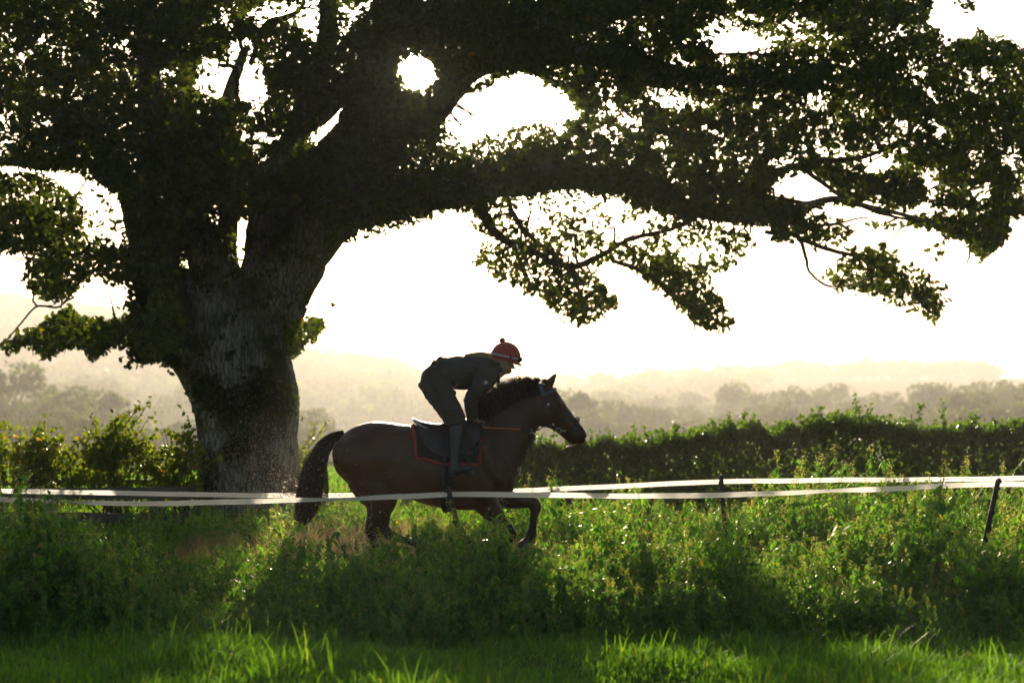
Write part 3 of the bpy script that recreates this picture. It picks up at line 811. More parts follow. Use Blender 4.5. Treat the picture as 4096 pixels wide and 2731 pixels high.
for i in range(len(tops) - 1):
    (xa, ya), (xb, yb) = tops[i], tops[i + 1]
    for t in np.linspace(0, 1, 3, endpoint=False):
        if xa < 1740 and r.uniform() < .4: continue
        pts.append((xa + (xb - xa) * t + r.uniform(-6, 6), ya + (yb - ya) * t + r.uniform(-5, 12), 900 + r.uniform(-12, 12)))
wood('treeline', pts, 'misty belt of ridge-top trees above the pale field on the right', 3.2, 7.5, 260, 3, 1.3)
pts = []
for i in range(260):
    x = r.uniform(-150, 900); D = r.uniform(520, 1000)
    p = PD(x, 0, D); s = gz(p.x, D)
    ytop = (HORIZ - (s + 8 + r.uniform(-2, 2) - EYE) / D * FP) / K
    pts.append((x, ytop, D))
wood('hillside_wood', pts, 'misty wood covering the far hillside behind the oak trunk', 6, 10, 220, 4, 2.2)
pts = []
for i in range(120):
    x = r.uniform(800, 1750); D = r.uniform(480, 900)
    p = PD(x, 0, D); s = gz(p.x, D)
    ytop = (HORIZ - (s + 7 + r.uniform(-2, 2) - EYE) / D * FP) / K
    pts.append((x, ytop, D))
wood('valley_wood', pts, 'pale misty woods in the middle of the valley behind rider and horse head', 6, 10, 200, 6, 2.0)

# ------------------------------------------------------------------ hedges and shrubs
def hedge_mass(name, xs, Y, depth, zbot, top_fn, n, leaf, mat, label, seed, sprouts=0, red=0):
    r = np.random.default_rng(seed)
    x0, x1 = xs
    root = empty(name, ((x0 + x1) / 2, Y, gz((x0 + x1) / 2, Y)))
    tag(root, label, 'hedge')
    x = r.uniform(x0, x1, n); u = r.uniform(0, 1, n)
    # mostly a clipped shell, some inside
    zt = top_fn(x)
    side = r.uniform(size=n); zt = zt + .035 * np.sin(x * 3.3) * np.sin(x * 8.1 + 1) + .03 * r.normal(size=n) * (side > .78)
    yo = np.where(side < .45, -depth / 2 + np.abs(r.normal(0, .06, n)), np.where(side < .6, depth / 2 - np.abs(r.normal(0, .06, n)), r.uniform(-.5, .5, n) * depth))
    z = zbot + (zt - zbot) * u
    topm = side > .78
    z[topm] = zt[topm] - np.abs(r.normal(0, .05, topm.sum()))
    lump = .06 * np.sin(x * 5.1) + .05 * np.sin(x * 11.7 + z * 9) + .03 * np.sin(z * 17 + x * 3)
    yo = yo + np.where(yo < 0, lump, -lump)
    pos = np.stack([x, Y + yo, z + .03 * np.sin(x * 17)], 1) + r.normal(size=(n, 3)) * .025
    mb = MB(); extra = []
    for i in range(sprouts):
        sx = r.uniform(x0, x1); st = float(top_fn(np.array([sx]))[0]); hh = r.uniform(.08, .22) * (1.8 if r.uniform() < .08 else .8)
        yy0 = Y + r.uniform(-.4, .4) * depth
        tip = Vector((sx + r.normal() * .07, yy0 + r.normal() * .04, st + hh))
        b0 = Vector((sx, yy0, st - .15))
        mb.tube([b0, (b0 + tip) / 2 + Vector((r.normal() * .015, 0, 0)), tip], [.005, .004, .002], 4)
        for k in range(int(14 * hh / .2) + 4):
            t = r.uniform(.3, 1); extra.append(list((b0 + (tip - b0) * t) + Vector(r.normal(size=3)) * .022))
    for i in range(int((x1 - x0) * 7)):
        sx = r.uniform(x0, x1); sy = Y + r.uniform(-.4, .4) * depth
        mb.tube([(sx, sy, zbot - .25), (sx + r.normal() * .1, sy, zbot + .2), (sx + r.normal() * .25, sy + r.normal() * .1, zbot + .6)], [.02, .014, .006], 5)
    if extra: pos = np.concatenate([pos, np.array(extra)])
    sz = r.uniform(leaf * .7, leaf * 1.3, len(pos))
    v, f = scatter(HAW, pos, sz, r)
    o = mesh_np('foliage', v, [f], mat, attr=r.beta(1.6, 2, len(f)) * (1 if red else .9)); link(o); adopt(o, root)
    s = mb.build('stem', M_twig); adopt(s, root)
    return root
HX0 = PD(1150, 1000, 25).x; HX1 = PD(2480, 1000, 25).x
hpts = np.array([(1150, 1030), (1230, 1020), (1320, 1018), (1420, 1020), (1480, 1018), (1540, 1008), (1600, 1003), (1650, 985), (1720, 980), (1780, 985), (1850, 980), (1900, 968), (1960, 958), (2010, 972), (2060, 985), (2120, 990), (2180, 985), (2240, 982), (2300, 985), (2352, 985), (2480, 980)], float)
hx = np.array([PD(a, b, 25).x for a, b in hpts]); hz = np.array([PD(a, b, 25).z for a, b in hpts])
hedge_mass('hedge', (HX0, HX1), 25, .9, gz(3, 25) + .08, lambda x: np.interp(x, hx, hz) + .02 * np.sin(x * 7) + .015 * np.sin(x * 19), 46000, .052, M_hedge,
           'long dense clipped hedge with bright sprouting top behind the horse and white tapes', 11, sprouts=130)

def shrub(cx, Y, specs, label, seed, nst=14, arch=0):
    """specs: list of blobs (x, y, rx, ry, n) in picture units"""
    r = np.random.default_rng(seed)
    base = PD(cx, 1185, Y); base.z = gz(base.x, Y)
    root = empty('hawthorn_shrub', base); tag(root, label, 'shrub', 'hawthorn shrubs grown through the fence')
    pos = []; mb = MB()
    for (x, y, rx, ry, n) in specs:
        n = int(n * .62); px = x + r.normal(size=n) * rx * .62; py = y + r.normal(size=n) * ry * .6
        nn = n // 5
        ci = r.integers(0, nn, n)
        px = px[:nn][ci] + r.normal(size=n) * 6; py = py[:nn][ci] + r.normal(size=n) * 6
        YY = Y + r.normal(size=n) * .22
        pos.append(np.stack([(px * K - 2048) / FP * YY, YY, EYE - (py * K - HORIZ) / FP * YY], 1))
        for k in range(max(2, nst // len(specs))):
            e = PD(x + r.normal() * rx * .5, y + r.normal() * ry * .5, Y + r.normal() * .15)
            b0 = base + Vector((r.normal() * .12, r.normal() * .08, -.05))
            m1 = (b0 + e) / 2 + Vector(r.normal(size=3)) * .07 + Vector((0, 0, -.04))
            mb.tube([b0, b0 + (m1 - b0) * .5 + Vector(r.normal(size=3)) * .03, m1, m1 + (e - m1) * .5 + Vector(r.normal(size=3)) * .04, e], [.018, .013, .010, .007, .003], 5)
            for q in range(3):
                t = e + Vector(r.normal(size=3)) * .16
                mb.tube([m1 + (e - m1) * r.uniform(.2, .9), t], [.005, .002], 4)
    for i in range(arch):
        x, y, rx, ry, n = specs[r.integers(0, len(specs))]
        a0 = PD(x + r.uniform(-.5, .5) * rx, y - .3 * ry, Y); s = r.choice([-1, 1]); L = r.uniform(.2, .45)
        a1_ = a0 + Vector((s * L * .4, 0, L * .5)); a2_ = a0 + Vector((s * L * r.uniform(.3, 1), 0, L * r.uniform(.6, 1)))
        mb.tube([a0, a1_, a2_], [.006, .005, .002], 4)
        m = 22
        t = r.uniform(0, 1, m)[:, None]
        pos.append(np.array(a0) * (1 - t) ** 2 + 2 * np.array(a1_) * t * (1 - t) + np.array(a2_) * t ** 2 + r.normal(size=(m, 3)) * .022)
    pos = np.concatenate(pos)
    v, f = scatter(HAW, pos, r.uniform(.035, .065, len(pos)), r)
    o = mesh_np('foliage', v, [f], M_haw, attr=r.beta(1.6, 1.7, len(f))); link(o); adopt(o, root)
    s = mb.build('stem', M_twig); adopt(s, root)
shrub(75, 22.2, [(80, 1045, 55, 40, 1500), (105, 1080, 22, 70, 900), (30, 1065, 60, 70, 500), (90, 1140, 40, 60, 350)], 'flat-topped hawthorn shrub with red-tinged leaves near the left edge', 31, 20, 5)
shrub(-15, 22.5, [(-5, 1020, 20, 50, 500), (-20, 1090, 40, 70, 500)], 'light green shrub cut off by the left edge of the picture', 32, 8, 0)
shrub(262, 22.2, [(262, 1040, 70, 45, 2300), (255, 1090, 90, 60, 1500), (170, 1100, 50, 50, 700), (270, 1000, 60, 40, 500), (300, 1160, 60, 40, 300)], 'tallest hawthorn shrub with arching yellow-green shoots, in the middle of the fence', 33, 26, 12)
shrub(405, 22.4, [(425, 1040, 50, 45, 650), (380, 1080, 50, 50, 700), (400, 1120, 60, 35, 650), (440, 1085, 30, 50, 300)], 'open yellow-green hawthorn shrub against the left side of the oak trunk', 34, 16, 5)
shrub(705, 25.2, [(700, 1040, 24, 30, 260), (698, 1075, 16, 30, 120)], 'small leafy shoot at the right foot of the oak, behind the horse tail', 35, 6, 3)

# ------------------------------------------------------------------ wooden fences on the left
def rail(mb, a, b, h, t):
    a, b = Vector(a), Vector(b)
    n = 14; rings = []
    for i in range(n + 1):
        p = a + (b - a) * i / n + Vector((0, random.gauss(0, .003), random.gauss(0, .004)))
        rings.append([p + Vector((0, -t, -h)), p + Vector((0, t, -h)), p + Vector((0, t, h)), p + Vector((0, -t, h))])
    mb.ring_loft(rings)
random.seed(3)
F1 = empty('rail_fence', (PD(200, 1190, 21).x, 21, gz(-4, 21)))
tag(F1, 'low dark wooden rail fence running up to the oak trunk in front of the hawthorns', 'fence')
mb = MB(); rail(mb, PD(-140, 1136, 20.7), PD(452, 1130, 21.1), .062, .022); mb.build('rail', M_wood, F1, smooth=False)
mb = MB(); rail(mb, PD(-140, 1189, 20.7), PD(430, 1186, 21.1), .05, .022); mb.build('rail', M_wood, F1, smooth=False)
for x, m in ((109, M_palewood), (357, M_wood), (-110, M_wood)):
    p = PD(x, 1140, 20.95); mb = MB()
    mb.box((p.x, 21.0, (p.z + gz(p.x, 21)) / 2 - .1), (.055, .05, (p.z - gz(p.x, 21)) / 2 + .1)); mb.build('post', m, F1, smooth=False)
F2 = empty('rail_fence', (PD(300, 1190, 23.6).x, 23.6, gz(-4, 23.6)))
tag(F2, 'taller mossy wooden rail fence behind the hawthorn shrubs', 'fence')
for (xa, ya, xb, yb, h) in ((-140, 1050, 470, 1044, .052), (395, 1118, 470, 1117, .05), (-140, 1108, 395, 1106, .03)):
    mb = MB(); rail(mb, PD(xa, ya, 23.6), PD(xb, yb, 23.6), h, .02); mb.build('rail', M_wood, F2, smooth=False)
for x in (361, 119, -100):
    p = PD(x, 1036, 23.66); mb = MB(); zb = gz(p.x, 23.6) - .1
    mb.box((p.x, 23.7, (p.z + zb) / 2), (.05, .05, (p.z - zb) / 2)); mb.build('post', M_wood, F2, smooth=False)

# ------------------------------------------------------------------ electric tapes and their posts
def tape_mat():
    m, n, o = new_mat('white_tape')
    b = n.nodes.new('ShaderNodeBsdfPrincipled'); b.inputs['Base Color'].default_value = (.78, .77, .74, 1); b.inputs['Roughness'].default_value = .55
    t = n.nodes.new('ShaderNodeBsdfTranslucent'); t.inputs['Color'].default_value = (.90, .88, .84, 1)
    tc = n.nodes.new('ShaderNodeTexCoord'); w = n.nodes.new('ShaderNodeTexNoise'); w.inputs['Scale'].default_value = 5
    n.links.new(tc.outputs['Object'], w.inputs['Vector'])
    x = n.nodes.new('ShaderNodeMixShader'); x.inputs[0].default_value = .62
    n.links.new(b.outputs[0], x.inputs[1]); n.links.new(t.outputs[0], x.inputs[2]); n.links.new(x.outputs[0], o.inputs['Surface'])
    return m
M_tape = tape_mat()
M_thread = pmat('tape_thread', (.5, .49, .46), .6)
def tape(pts, Y, w, label, twist):
    q = catmull(pts, 14)
    root = empty('fence_tape', PD(1176, 1130, Y)); tag(root, label, 'tape', 'white electric fence tapes')
    V = []
    th = []
    for i, (x, y) in enumerate(q):
        p = PD(x, y, Y) + Vector((0, 0, .0018 * sin(x * .011 + Y) + .001 * sin(x * .03))); a = twist(x) + .16 * sin(x * .017 + Y * 2) + .10 * sin(x * .043)
        up = Vector((0, sin(a), cos(a)))
        for k in (-1, -.33, .33, 1):
            V.append(p + up * (w / 2 * k) + Vector((0, -.0015 * (1 - k * k), 0)))
        th.append([p + up * (w * kk) + Vector((0, -.0035, 0)) for kk in (-.02, .02)])
    F = []
    for i in range(len(q) - 1):
        for k in range(3):
            a0 = i * 4 + k; F.append((a0, a0 + 1, a0 + 5, a0 + 4))
    mb = MB(); mb.add(V, F); o = mb.build('webbing', M_tape, root)
    mb = MB()
    V = [p for pr in th for p in pr]; F = [(i * 2, i * 2 + 1, i * 2 + 3, i * 2 + 2) for i in range(len(th) - 1)]
    mb.add(V, F); mb.build('woven_line', M_thread, root)
NY = 14.0; FY = 18.2
tape([(-150, 1141), (0, 1147), (80, 1150), (150, 1152), (260, 1155), (400, 1155), (560, 1152), (700, 1148), (800, 1145), (880, 1141), (960, 1138), (1030, 1135), (1150, 1136), (1300, 1137), (1480, 1138), (1640, 1137), (1780, 1133), (1900, 1127), (2050, 1121), (2180, 1115), (2290, 1112), (2370, 1113), (2500, 1116)], NY, .037,
     'nearest white tape, crossing in front of the horse', lambda x: .25 + 1.15 * math.exp(-((x - 150) / 60.0) ** 2) + .9 * math.exp(-((x - 790) / 90.0) ** 2) + .7 * math.exp(-((x - 1905) / 70.0) ** 2) + .1 * sin(x * .004))
tape([(-150, 1125), (0, 1127), (200, 1131), (400, 1134), (600, 1137), (700, 1138), (800, 1137), (900, 1135), (1050, 1132), (1180, 1127), (1300, 1122), (1450, 1115), (1560, 1109), (1660, 1105), (1800, 1104), (1950, 1102), (2100, 1101), (2250, 1099), (2400, 1097), (2500, 1097)], FY, .043,
     'farther white tape, passing behind the horse', lambda x: .12 + .1 * sin(x * .01))
M_post = pmat('black_plastic', (.02, .02, .022), .45, bump=(60, .3, .002))
def post(xt, yt, xb, yb, Y, w, label):
    a, b = PD(xb, yb, Y), PD(xt, yt, Y)
    g = gz(a.x, Y)
    d = (b - a).normalized(); a = a + d * ((g - .1 - a.z) / d.z)
    root = empty('fence_post', (a.x, Y, g)); tag(root, label, 'post', 'black electric fence posts')
    rt = d.to_track_quat('Z', 'Y').to_matrix()
    L = (b - a).length
    mb = MB(); mb.box((a + b) / 2 + Vector((0, -.012, 0)), (w * .5, w * .35, L / 2), rt); mb.box((a + b) / 2 + Vector((0, .002, 0)), (w * .2, w * .8, L / 2 - .01), rt)
    for t in (0.02, .07, .13, .24, .36):
        c = b - d * t + rt @ Vector((w * .55, -.02, 0)); mb.box(c, (w * .25, w * .35, .012), rt)
    mb.box(b - d * .012 + Vector((0, -.012, 0)), (w * .62, w * .5, .014), rt)
    mb.build('stake', M_post, root, smooth=False)
post(1029, 1119, 1056, 1232, NY - .02, .022, 'leaning black post in front of the horse belly, holding the near tape')
post(2294, 1098, 2267, 1222, NY - .02, .022, 'leaning black post at the right edge, holding the near tape')
post(1656, 1090, 1664, 1200, FY - .03, .024, 'black post behind the weeds on the right, holding the farther tape')
# ------------------------------------------------------------------ the horse
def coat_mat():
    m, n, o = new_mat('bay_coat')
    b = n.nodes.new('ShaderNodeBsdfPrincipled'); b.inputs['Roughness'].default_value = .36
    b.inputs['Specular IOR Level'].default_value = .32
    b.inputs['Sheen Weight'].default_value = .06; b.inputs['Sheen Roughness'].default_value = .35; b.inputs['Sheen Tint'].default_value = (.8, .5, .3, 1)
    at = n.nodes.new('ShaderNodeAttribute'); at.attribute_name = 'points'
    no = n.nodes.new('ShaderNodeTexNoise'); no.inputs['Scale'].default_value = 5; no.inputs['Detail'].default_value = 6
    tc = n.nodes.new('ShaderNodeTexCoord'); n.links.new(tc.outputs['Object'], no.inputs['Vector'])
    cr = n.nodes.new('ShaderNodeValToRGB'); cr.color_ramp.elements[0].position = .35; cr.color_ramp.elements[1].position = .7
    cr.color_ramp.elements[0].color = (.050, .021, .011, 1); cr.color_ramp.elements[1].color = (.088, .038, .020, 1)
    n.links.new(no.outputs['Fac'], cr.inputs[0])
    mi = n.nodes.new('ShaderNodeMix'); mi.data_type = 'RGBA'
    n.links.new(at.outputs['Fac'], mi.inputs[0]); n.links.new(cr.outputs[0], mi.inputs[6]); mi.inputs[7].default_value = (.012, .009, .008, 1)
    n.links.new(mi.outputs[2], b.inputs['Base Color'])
    mp = n.nodes.new('ShaderNodeMapping'); mp.inputs['Scale'].default_value = (60, 200, 220); n.links.new(tc.outputs['Object'], mp.inputs[0])
    n2 = n.nodes.new('ShaderNodeTexNoise'); n2.inputs['Scale'].default_value = 1; n.links.new(mp.outputs[0], n2.inputs['Vector'])
    bp = n.nodes.new('ShaderNodeBump'); bp.inputs['Strength'].default_value = .25; bp.inputs['Distance'].default_value = .002
    n3 = n.nodes.new('ShaderNodeTexNoise'); n3.inputs['Scale'].default_value = 4.5; n3.inputs['Detail'].default_value = 3; n.links.new(tc.outputs['Object'], n3.inputs['Vector'])
    bp2 = n.nodes.new('ShaderNodeBump'); bp2.inputs['Strength'].default_value = .9; bp2.inputs['Distance'].default_value = .05
    n.links.new(n3.outputs['Fac'], bp2.inputs['Height']); n.links.new(bp2.outputs[0], bp.inputs['Normal'])
    n.links.new(n2.outputs['Fac'], bp.inputs['Height']); n.links.new(bp.outputs[0], b.inputs['Normal'])
    n.links.new(b.outputs[0], o.inputs['Surface'])
    return m
M_coat = coat_mat()
M_hair = pmat('horse_hair', (.009, .006, .005), .4, spec=.3)
M_black = pmat('black_leather', (.018, .018, .020), .42, noise=(20, .3), bump=(80, .3, .001))
M_greyleather = pmat('worn_saddle_leather', (.030, .031, .035), .5, noise=(14, .5), bump=(60, .4, .002))
M_bluegrey = pmat('blue_grey_bridle', (.07, .09, .12), .5)
M_pad = pmat('black_quilted_pad', (.012, .012, .014), .9, bump=(22, .6, .006))
M_red = pmat('red_trim', (.33, .035, .035), .8, bump=(90, .4, .001))
M_metal = pmat('steel', (.6, .6, .6), .28, 1.0)
M_hoof = pmat('hoof_horn', (.05, .04, .032), .6, noise=(30, .4))

def egg(T, B, w, y0, n=28, pw=1.0, skew=0.0, flat=0.0, conv=None):
    """ring round the section whose top and bottom are T and B in picture crops"""
    t = P(*T, HY + y0); b = P(*B, HY + y0)
    c = (t + b) / 2; a = (t - b) / 2
    r = []
    for j in range(n):
        ph = 2 * pi * j / n
        cs, sn = cos(ph), sin(ph)
        s = (abs(sn) ** pw) * (1 if sn >= 0 else -1)
        r.append(c + a * cs + Vector((0, w * s * (1 + skew * cs), 0)))
    return r
def loft2(mb, st, conv, y0=0.0, n=28, sub=5):
    """st: (Tu, Tv, Bu, Bv, w[, skew])"""
    st = [tuple(s) + (0.0,) * (6 - len(s)) for s in st]
    q = catmull(st, sub)
    rings = [egg(conv(s[0], s[1]), conv(s[2], s[3]), max(s[4], .004), y0, n, .9, s[5]) for s in q]
    mb.ring_loft(rings)
def leg(mb, st, conv, n=16, sub=5, k=1.0):
    """st: (u, v, in-plane half width in metres, lateral half width, y offset)"""
    q = catmull(st, sub)
    C = [P(*conv(s[0], s[1]), HY + s[4]) for s in q]
    rings = []
    for i, s in enumerate(q):
        d = (C[min(i + 1, len(C) - 1)] - C[max(i - 1, 0)]).normalized()
        side = Vector((0, 1, 0)); side = (side - d * side.dot(d)).normalized()
        nn = d.cross(side)
        rings.append([C[i] + nn * (s[2] * k * cos(2 * pi * j / n)) + side * (s[3] * k * sin(2 * pi * j / n)) for j in range(n)])
    mb.ring_loft(rings)

hb = MB()
# trunk of the body, buttock to breast
loft2(hb, [
    (375, 850, 362, 925, .05), (400, 800, 372, 965, .12), (440, 752, 395, 1010, .19), (510, 708, 480, 1085, .245), (600, 686, 590, 1125, .275, -.05), (680, 685, 690, 1135, .285, -.05), (770, 696, 780, 1145, .28, 0),
    (850, 706, 855, 1172, .285, .0), (930, 718, 950, 1203, .295, -.06), (1040, 727, 1050, 1226, .305, -.10), (1140, 715, 1150, 1236, .295, -.14), (1220, 684, 1240, 1238, .27, -.22), (1285, 656, 1330, 1222, .235, -.32),
    (1330, 690, 1410, 1180, .205, -.2), (1390, 790, 1465, 1130, .175), (1440, 900, 1492, 1090, .12), (1470, 960, 1500, 1060, .05)], c1)
# neck
loft2(hb, [(1200, 700, 1400, 1190, .2, -.35), (1280, 655, 1490, 1120, .19, -.38), (1330, 618, 1514, 1040, .165, -.38), (1400, 565, 1548, 950, .13, -.3), (1475, 522, 1580, 880, .108, -.2), (1545, 488, 1606, 815, .094, -.1),
           (1610, 463, 1634, 755, .086, .05), (1660, 448, 1655, 720, .084, .1), (1700, 445, 1680, 700, .075, .1)], c1)
# head
loft2(hb, [(1655, 455, 1640, 690, .074), (1690, 442, 1658, 708, .088, .05), (1728, 452, 1690, 716, .096, .15), (1762, 482, 1712, 724, .098, .2), (1790, 520, 1738, 734, .090, .2), (1820, 567, 1765, 752, .074, .12),
           (1850, 610, 1790, 772, .060, .0), (1880, 652, 1815, 792, .052, -.05), (1908, 690, 1838, 812, .050, -.05), (1934, 720, 1862, 822, .051), (1952, 748, 1888, 822, .047), (1957, 766, 1912, 820, .036), (1952, 785, 1928, 815, .018)], c1, n=24)
# nostril rim, lips, chin, jaw plates, brow ridges
def E(mb, u, v, ru, rv, w, y, conv=c1, rotd=0, k=None):
    c = P(*conv(u, v), HY + y)
    s = (c - P(*conv(u + 1, v), HY + y)).length
    mb.ell(c, (ru * s, w, rv * s), Matrix.Rotation(radians(rotd), 3, 'Y'))
for sg in (-1, 1):
    E(hb, 1698, 640, 62, 84, .03, sg * .070, rotd=18)          # cheek
    E(hb, 1776, 556, 30, 15, .02, sg * .082, rotd=30)          # brow
    E(hb, 1924, 762, 26, 30, .018, sg * .036, rotd=20)         # nostril flare
    E(hb, 1840, 690, 55, 8, .012, sg * .046, rotd=48)          # facial crest
E(hb, 1868, 812, 24, 17, .032, 0)                               # chin
E(hb, 1895, 812, 40, 14, .040, 0, rotd=10)
E(hb, 1925, 800, 24, 22, .036, 0)
# ears
for sg in (-1, 1):
    a = [(1716, 470, .030, .016, sg * .055), (1728, 435, .036, .018, sg * .060), (1745, 408, .026, .014, sg * .062), (1760, 388, .014, .009, sg * .062), (1771, 374, .003, .003, sg * .060)]
    leg(hb, a, c1, 10, 4)
# muscles
for sg in (-1, 1):
    E(hb, 1310, 900, 70, 185, .085, sg * .175, rotd=-22)        # shoulder
    E(hb, 1405, 1045, 62, 66, .085, sg * .135, rotd=0)          # point of shoulder
    E(hb, 1290, 1105, 95, 62, .10, sg * .158, rotd=-30)        # triceps
    E(hb, 560, 900, 180, 150, .09, sg * .17, rotd=-20)         # croup and thigh
    E(hb, 730, 1015, 80, 105, .105, sg * .18, rotd=20)          # stifle
    E(hb, 860, 1000, 180, 150, .05, sg * .235, rotd=0)         # barrel
    E(hb, 430, 900, 72, 110, .08, sg * .12, rotd=-10)
# legs
near_hind = [(620, 930, .25, .13, -.11), (640, 1040, .215, .12, -.14), (670, 1120, .160, .105, -.15), (676, 1190, .112, .085, -.155), (664, 1255, .082, .062, -.155), (660, 1320, .078, .050, -.155), (678, 1362, .066, .045, -.155),
             (730, 1395, .040, .034, -.155), (800, 1420, .032, .030, -.155), (870, 1442, .032, .030, -.155), (915, 1462, .042, .036, -.155), (945, 1500, .034, .034, -.155), (968, 1530, .040, .040, -.155)]
far_hind = [(600, 930, .24, .13, .11), (600, 1040, .20, .12, .14), (620, 1130, .15, .10, .15), (640, 1200, .10, .08, .155), (635, 1270, .078, .06, .155), (622, 1330, .076, .048, .155), (612, 1372, .062, .044, .155),
            (625, 1430, .038, .034, .155), (640, 1500, .032, .030, .155), (655, 1560, .033, .030, .155), (662, 1590, .042, .036, .155), (690, 1622, .034, .034, .155), (705, 1640, .04, .04, .155)]
near_fore = [(1290, 1060, .14, .09, -.13), (1300, 1140, .128, .085, -.135), (1330, 1200, .105, .072, -.135), (1372, 1258, .080, .058, -.135), (1418, 1316, .060, .048, -.135), (1462, 1362, .052, .044, -.135), (1476, 1396, .052, .044, -.135),
             (1446, 1426, .044, .038, -.135), (1395, 1438, .036, .032, -.135), (1330, 1446, .034, .030, -.135), (1285, 1458, .038, .034, -.135), (1262, 1460, .042, .036, -.135), (1232, 1442, .032, .032, -.135), (1216, 1428, .034, .036, -.135)]
far_fore = [(1340, 1100, .13, .08, .12), (1400, 1150, .10, .07, .13), (1470, 1172, .076, .060, .135), (1540, 1180, .062, .052, .135), (1600, 1186, .052, .046, .135), (1630, 1200, .050, .044, .135), (1632, 1232, .046, .040, .135),
            (1622, 1280, .034, .032, .135), (1616, 1340, .034, .031, .135), (1606, 1384, .042, .036, .135), (1588, 1416, .033, .033, .135), (1572, 1440, .036, .038, .135)]
for L in (near_hind, far_hind, near_fore, far_fore):
    leg(hb, L, c1)
E(hb, 606, 1352, 24, 22, .03, -.155); E(hb, 590, 1350, 24, 22, .03, .155)      # points of hock
HR = P(*c1(900, 1200), HY); HR.z = gz(HR.x, HY)
horse = empty('horse', HR)
tag(horse, 'dark bay racehorse galloping to the right under the oak', 'horse')
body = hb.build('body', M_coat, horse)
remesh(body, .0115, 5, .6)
# dark points: muzzle, lower legs, along the crest
me = body.data
co = np.empty(len(me.vertices) * 3); me.vertices.foreach_get('co', co); co = co.reshape(-1, 3)
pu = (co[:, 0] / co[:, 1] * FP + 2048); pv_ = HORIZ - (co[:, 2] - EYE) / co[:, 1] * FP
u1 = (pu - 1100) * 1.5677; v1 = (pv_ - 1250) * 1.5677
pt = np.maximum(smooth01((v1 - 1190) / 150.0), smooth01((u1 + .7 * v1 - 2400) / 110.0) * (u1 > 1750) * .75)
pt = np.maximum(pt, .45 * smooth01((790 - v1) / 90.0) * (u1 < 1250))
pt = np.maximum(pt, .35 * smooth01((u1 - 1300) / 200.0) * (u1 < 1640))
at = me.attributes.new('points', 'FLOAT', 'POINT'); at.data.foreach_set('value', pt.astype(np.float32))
BV = BVHTree.FromPolygons([tuple(c) for c in co], [tuple(p.vertices) for p in me.polygons])
def side_hit(px, py, sg=-1, near=False):
    """point of the horse's flank seen at a photo point, near (-1) or far (+1) side"""
    x, z = P(px, py, HY).x, P(px, py, HY).z
    if sg < 0: h = BV.ray_cast(Vector((x, HY - 2, z)), Vector((0, 1, 0)))
    else: h = BV.ray_cast(Vector((x, HY + 2, z)), Vector((0, -1, 0)))
    if h[0] is None and near:
        h = BV.find_nearest(Vector((x, HY + sg * .3, z)))
    return h[0], h[1]
def strap(pts, conv, w, off=.004, sg=-1, mb=None, sub=6, th=.0035, fall=None):
    """flat strap lying on the horse through picture points"""
    q = catmull(pts, sub); C = []; lasty = None; N = []
    for s in q:
        h, nn = side_hit(*conv(s[0], s[1]), sg)
        p = P(*conv(s[0], s[1]), HY)
        if h is None:
            y = lasty if lasty is not None else HY
            n_ = Vector((0, sg, 0))
        else: y = h.y; n_ = nn
        lasty = y
        C.append(Vector((p.x, y, p.z)) + n_ * off); N.append(n_)
    rings = []
    for i, c in enumerate(C):
        d = (C[min(i + 1, len(C) - 1)] - C[max(i - 1, 0)])
        d = d.normalized() if d.length > 1e-6 else Vector((1, 0, 0))
        s_ = d.cross(N[i]).normalized()
        rings.append([c - s_ * w / 2, c - s_ * w / 2 + N[i] * th, c + s_ * w / 2 + N[i] * th, c + s_ * w / 2])
    mb = mb or MB()
    mb.ring_loft(rings)
    return mb
def drape(outline_top, outline_bot, conv, off, th, name, mat, root, sg=-1, nx=26, ny=14):
    """cloth or leather laid on the flank between two lines given as (u, v) points"""
    ta = np.array(outline_top, float); ba = np.array(outline_bot, float)
    def along(a, t):
        d = np.concatenate([[0], np.cumsum(np.linalg.norm(np.diff(a, axis=0), axis=1))]); d /= d[-1]
        return np.interp(t, d, a[:, 0]), np.interp(t, d, a[:, 1])
    V = []; lasty = HY - .2 * (-sg)
    for i in range(nx + 1):
        t = i / nx; a = along(ta, t); b = along(ba, t)
        for j in range(ny + 1):
            s = j / ny; u = a[0] + (b[0] - a[0]) * s; v = a[1] + (b[1] - a[1]) * s
            h, nn = side_hit(*conv(u, v), sg); p = P(*conv(u, v), HY)
            if h is None: h = Vector((p.x, HY + sg * .02, p.z)); nn = Vector((0, sg * .3, 1)).normalized()
            V.append(Vector((p.x, h.y, p.z)) + Vector((nn.x * .3, nn.y, max(nn.z, 0) * .6)).normalized() * off)
    F = [(i * (ny + 1) + j, i * (ny + 1) + j + 1, (i + 1) * (ny + 1) + j + 1, (i + 1) * (ny + 1) + j) for i in range(nx) for j in range(ny)]
    mb = MB(); mb.add(V, F)
    o = mb.build(name, mat, root)
    md = o.modifiers.new('t', 'SOLIDIFY'); md.thickness = th; md.offset = 0
    return o
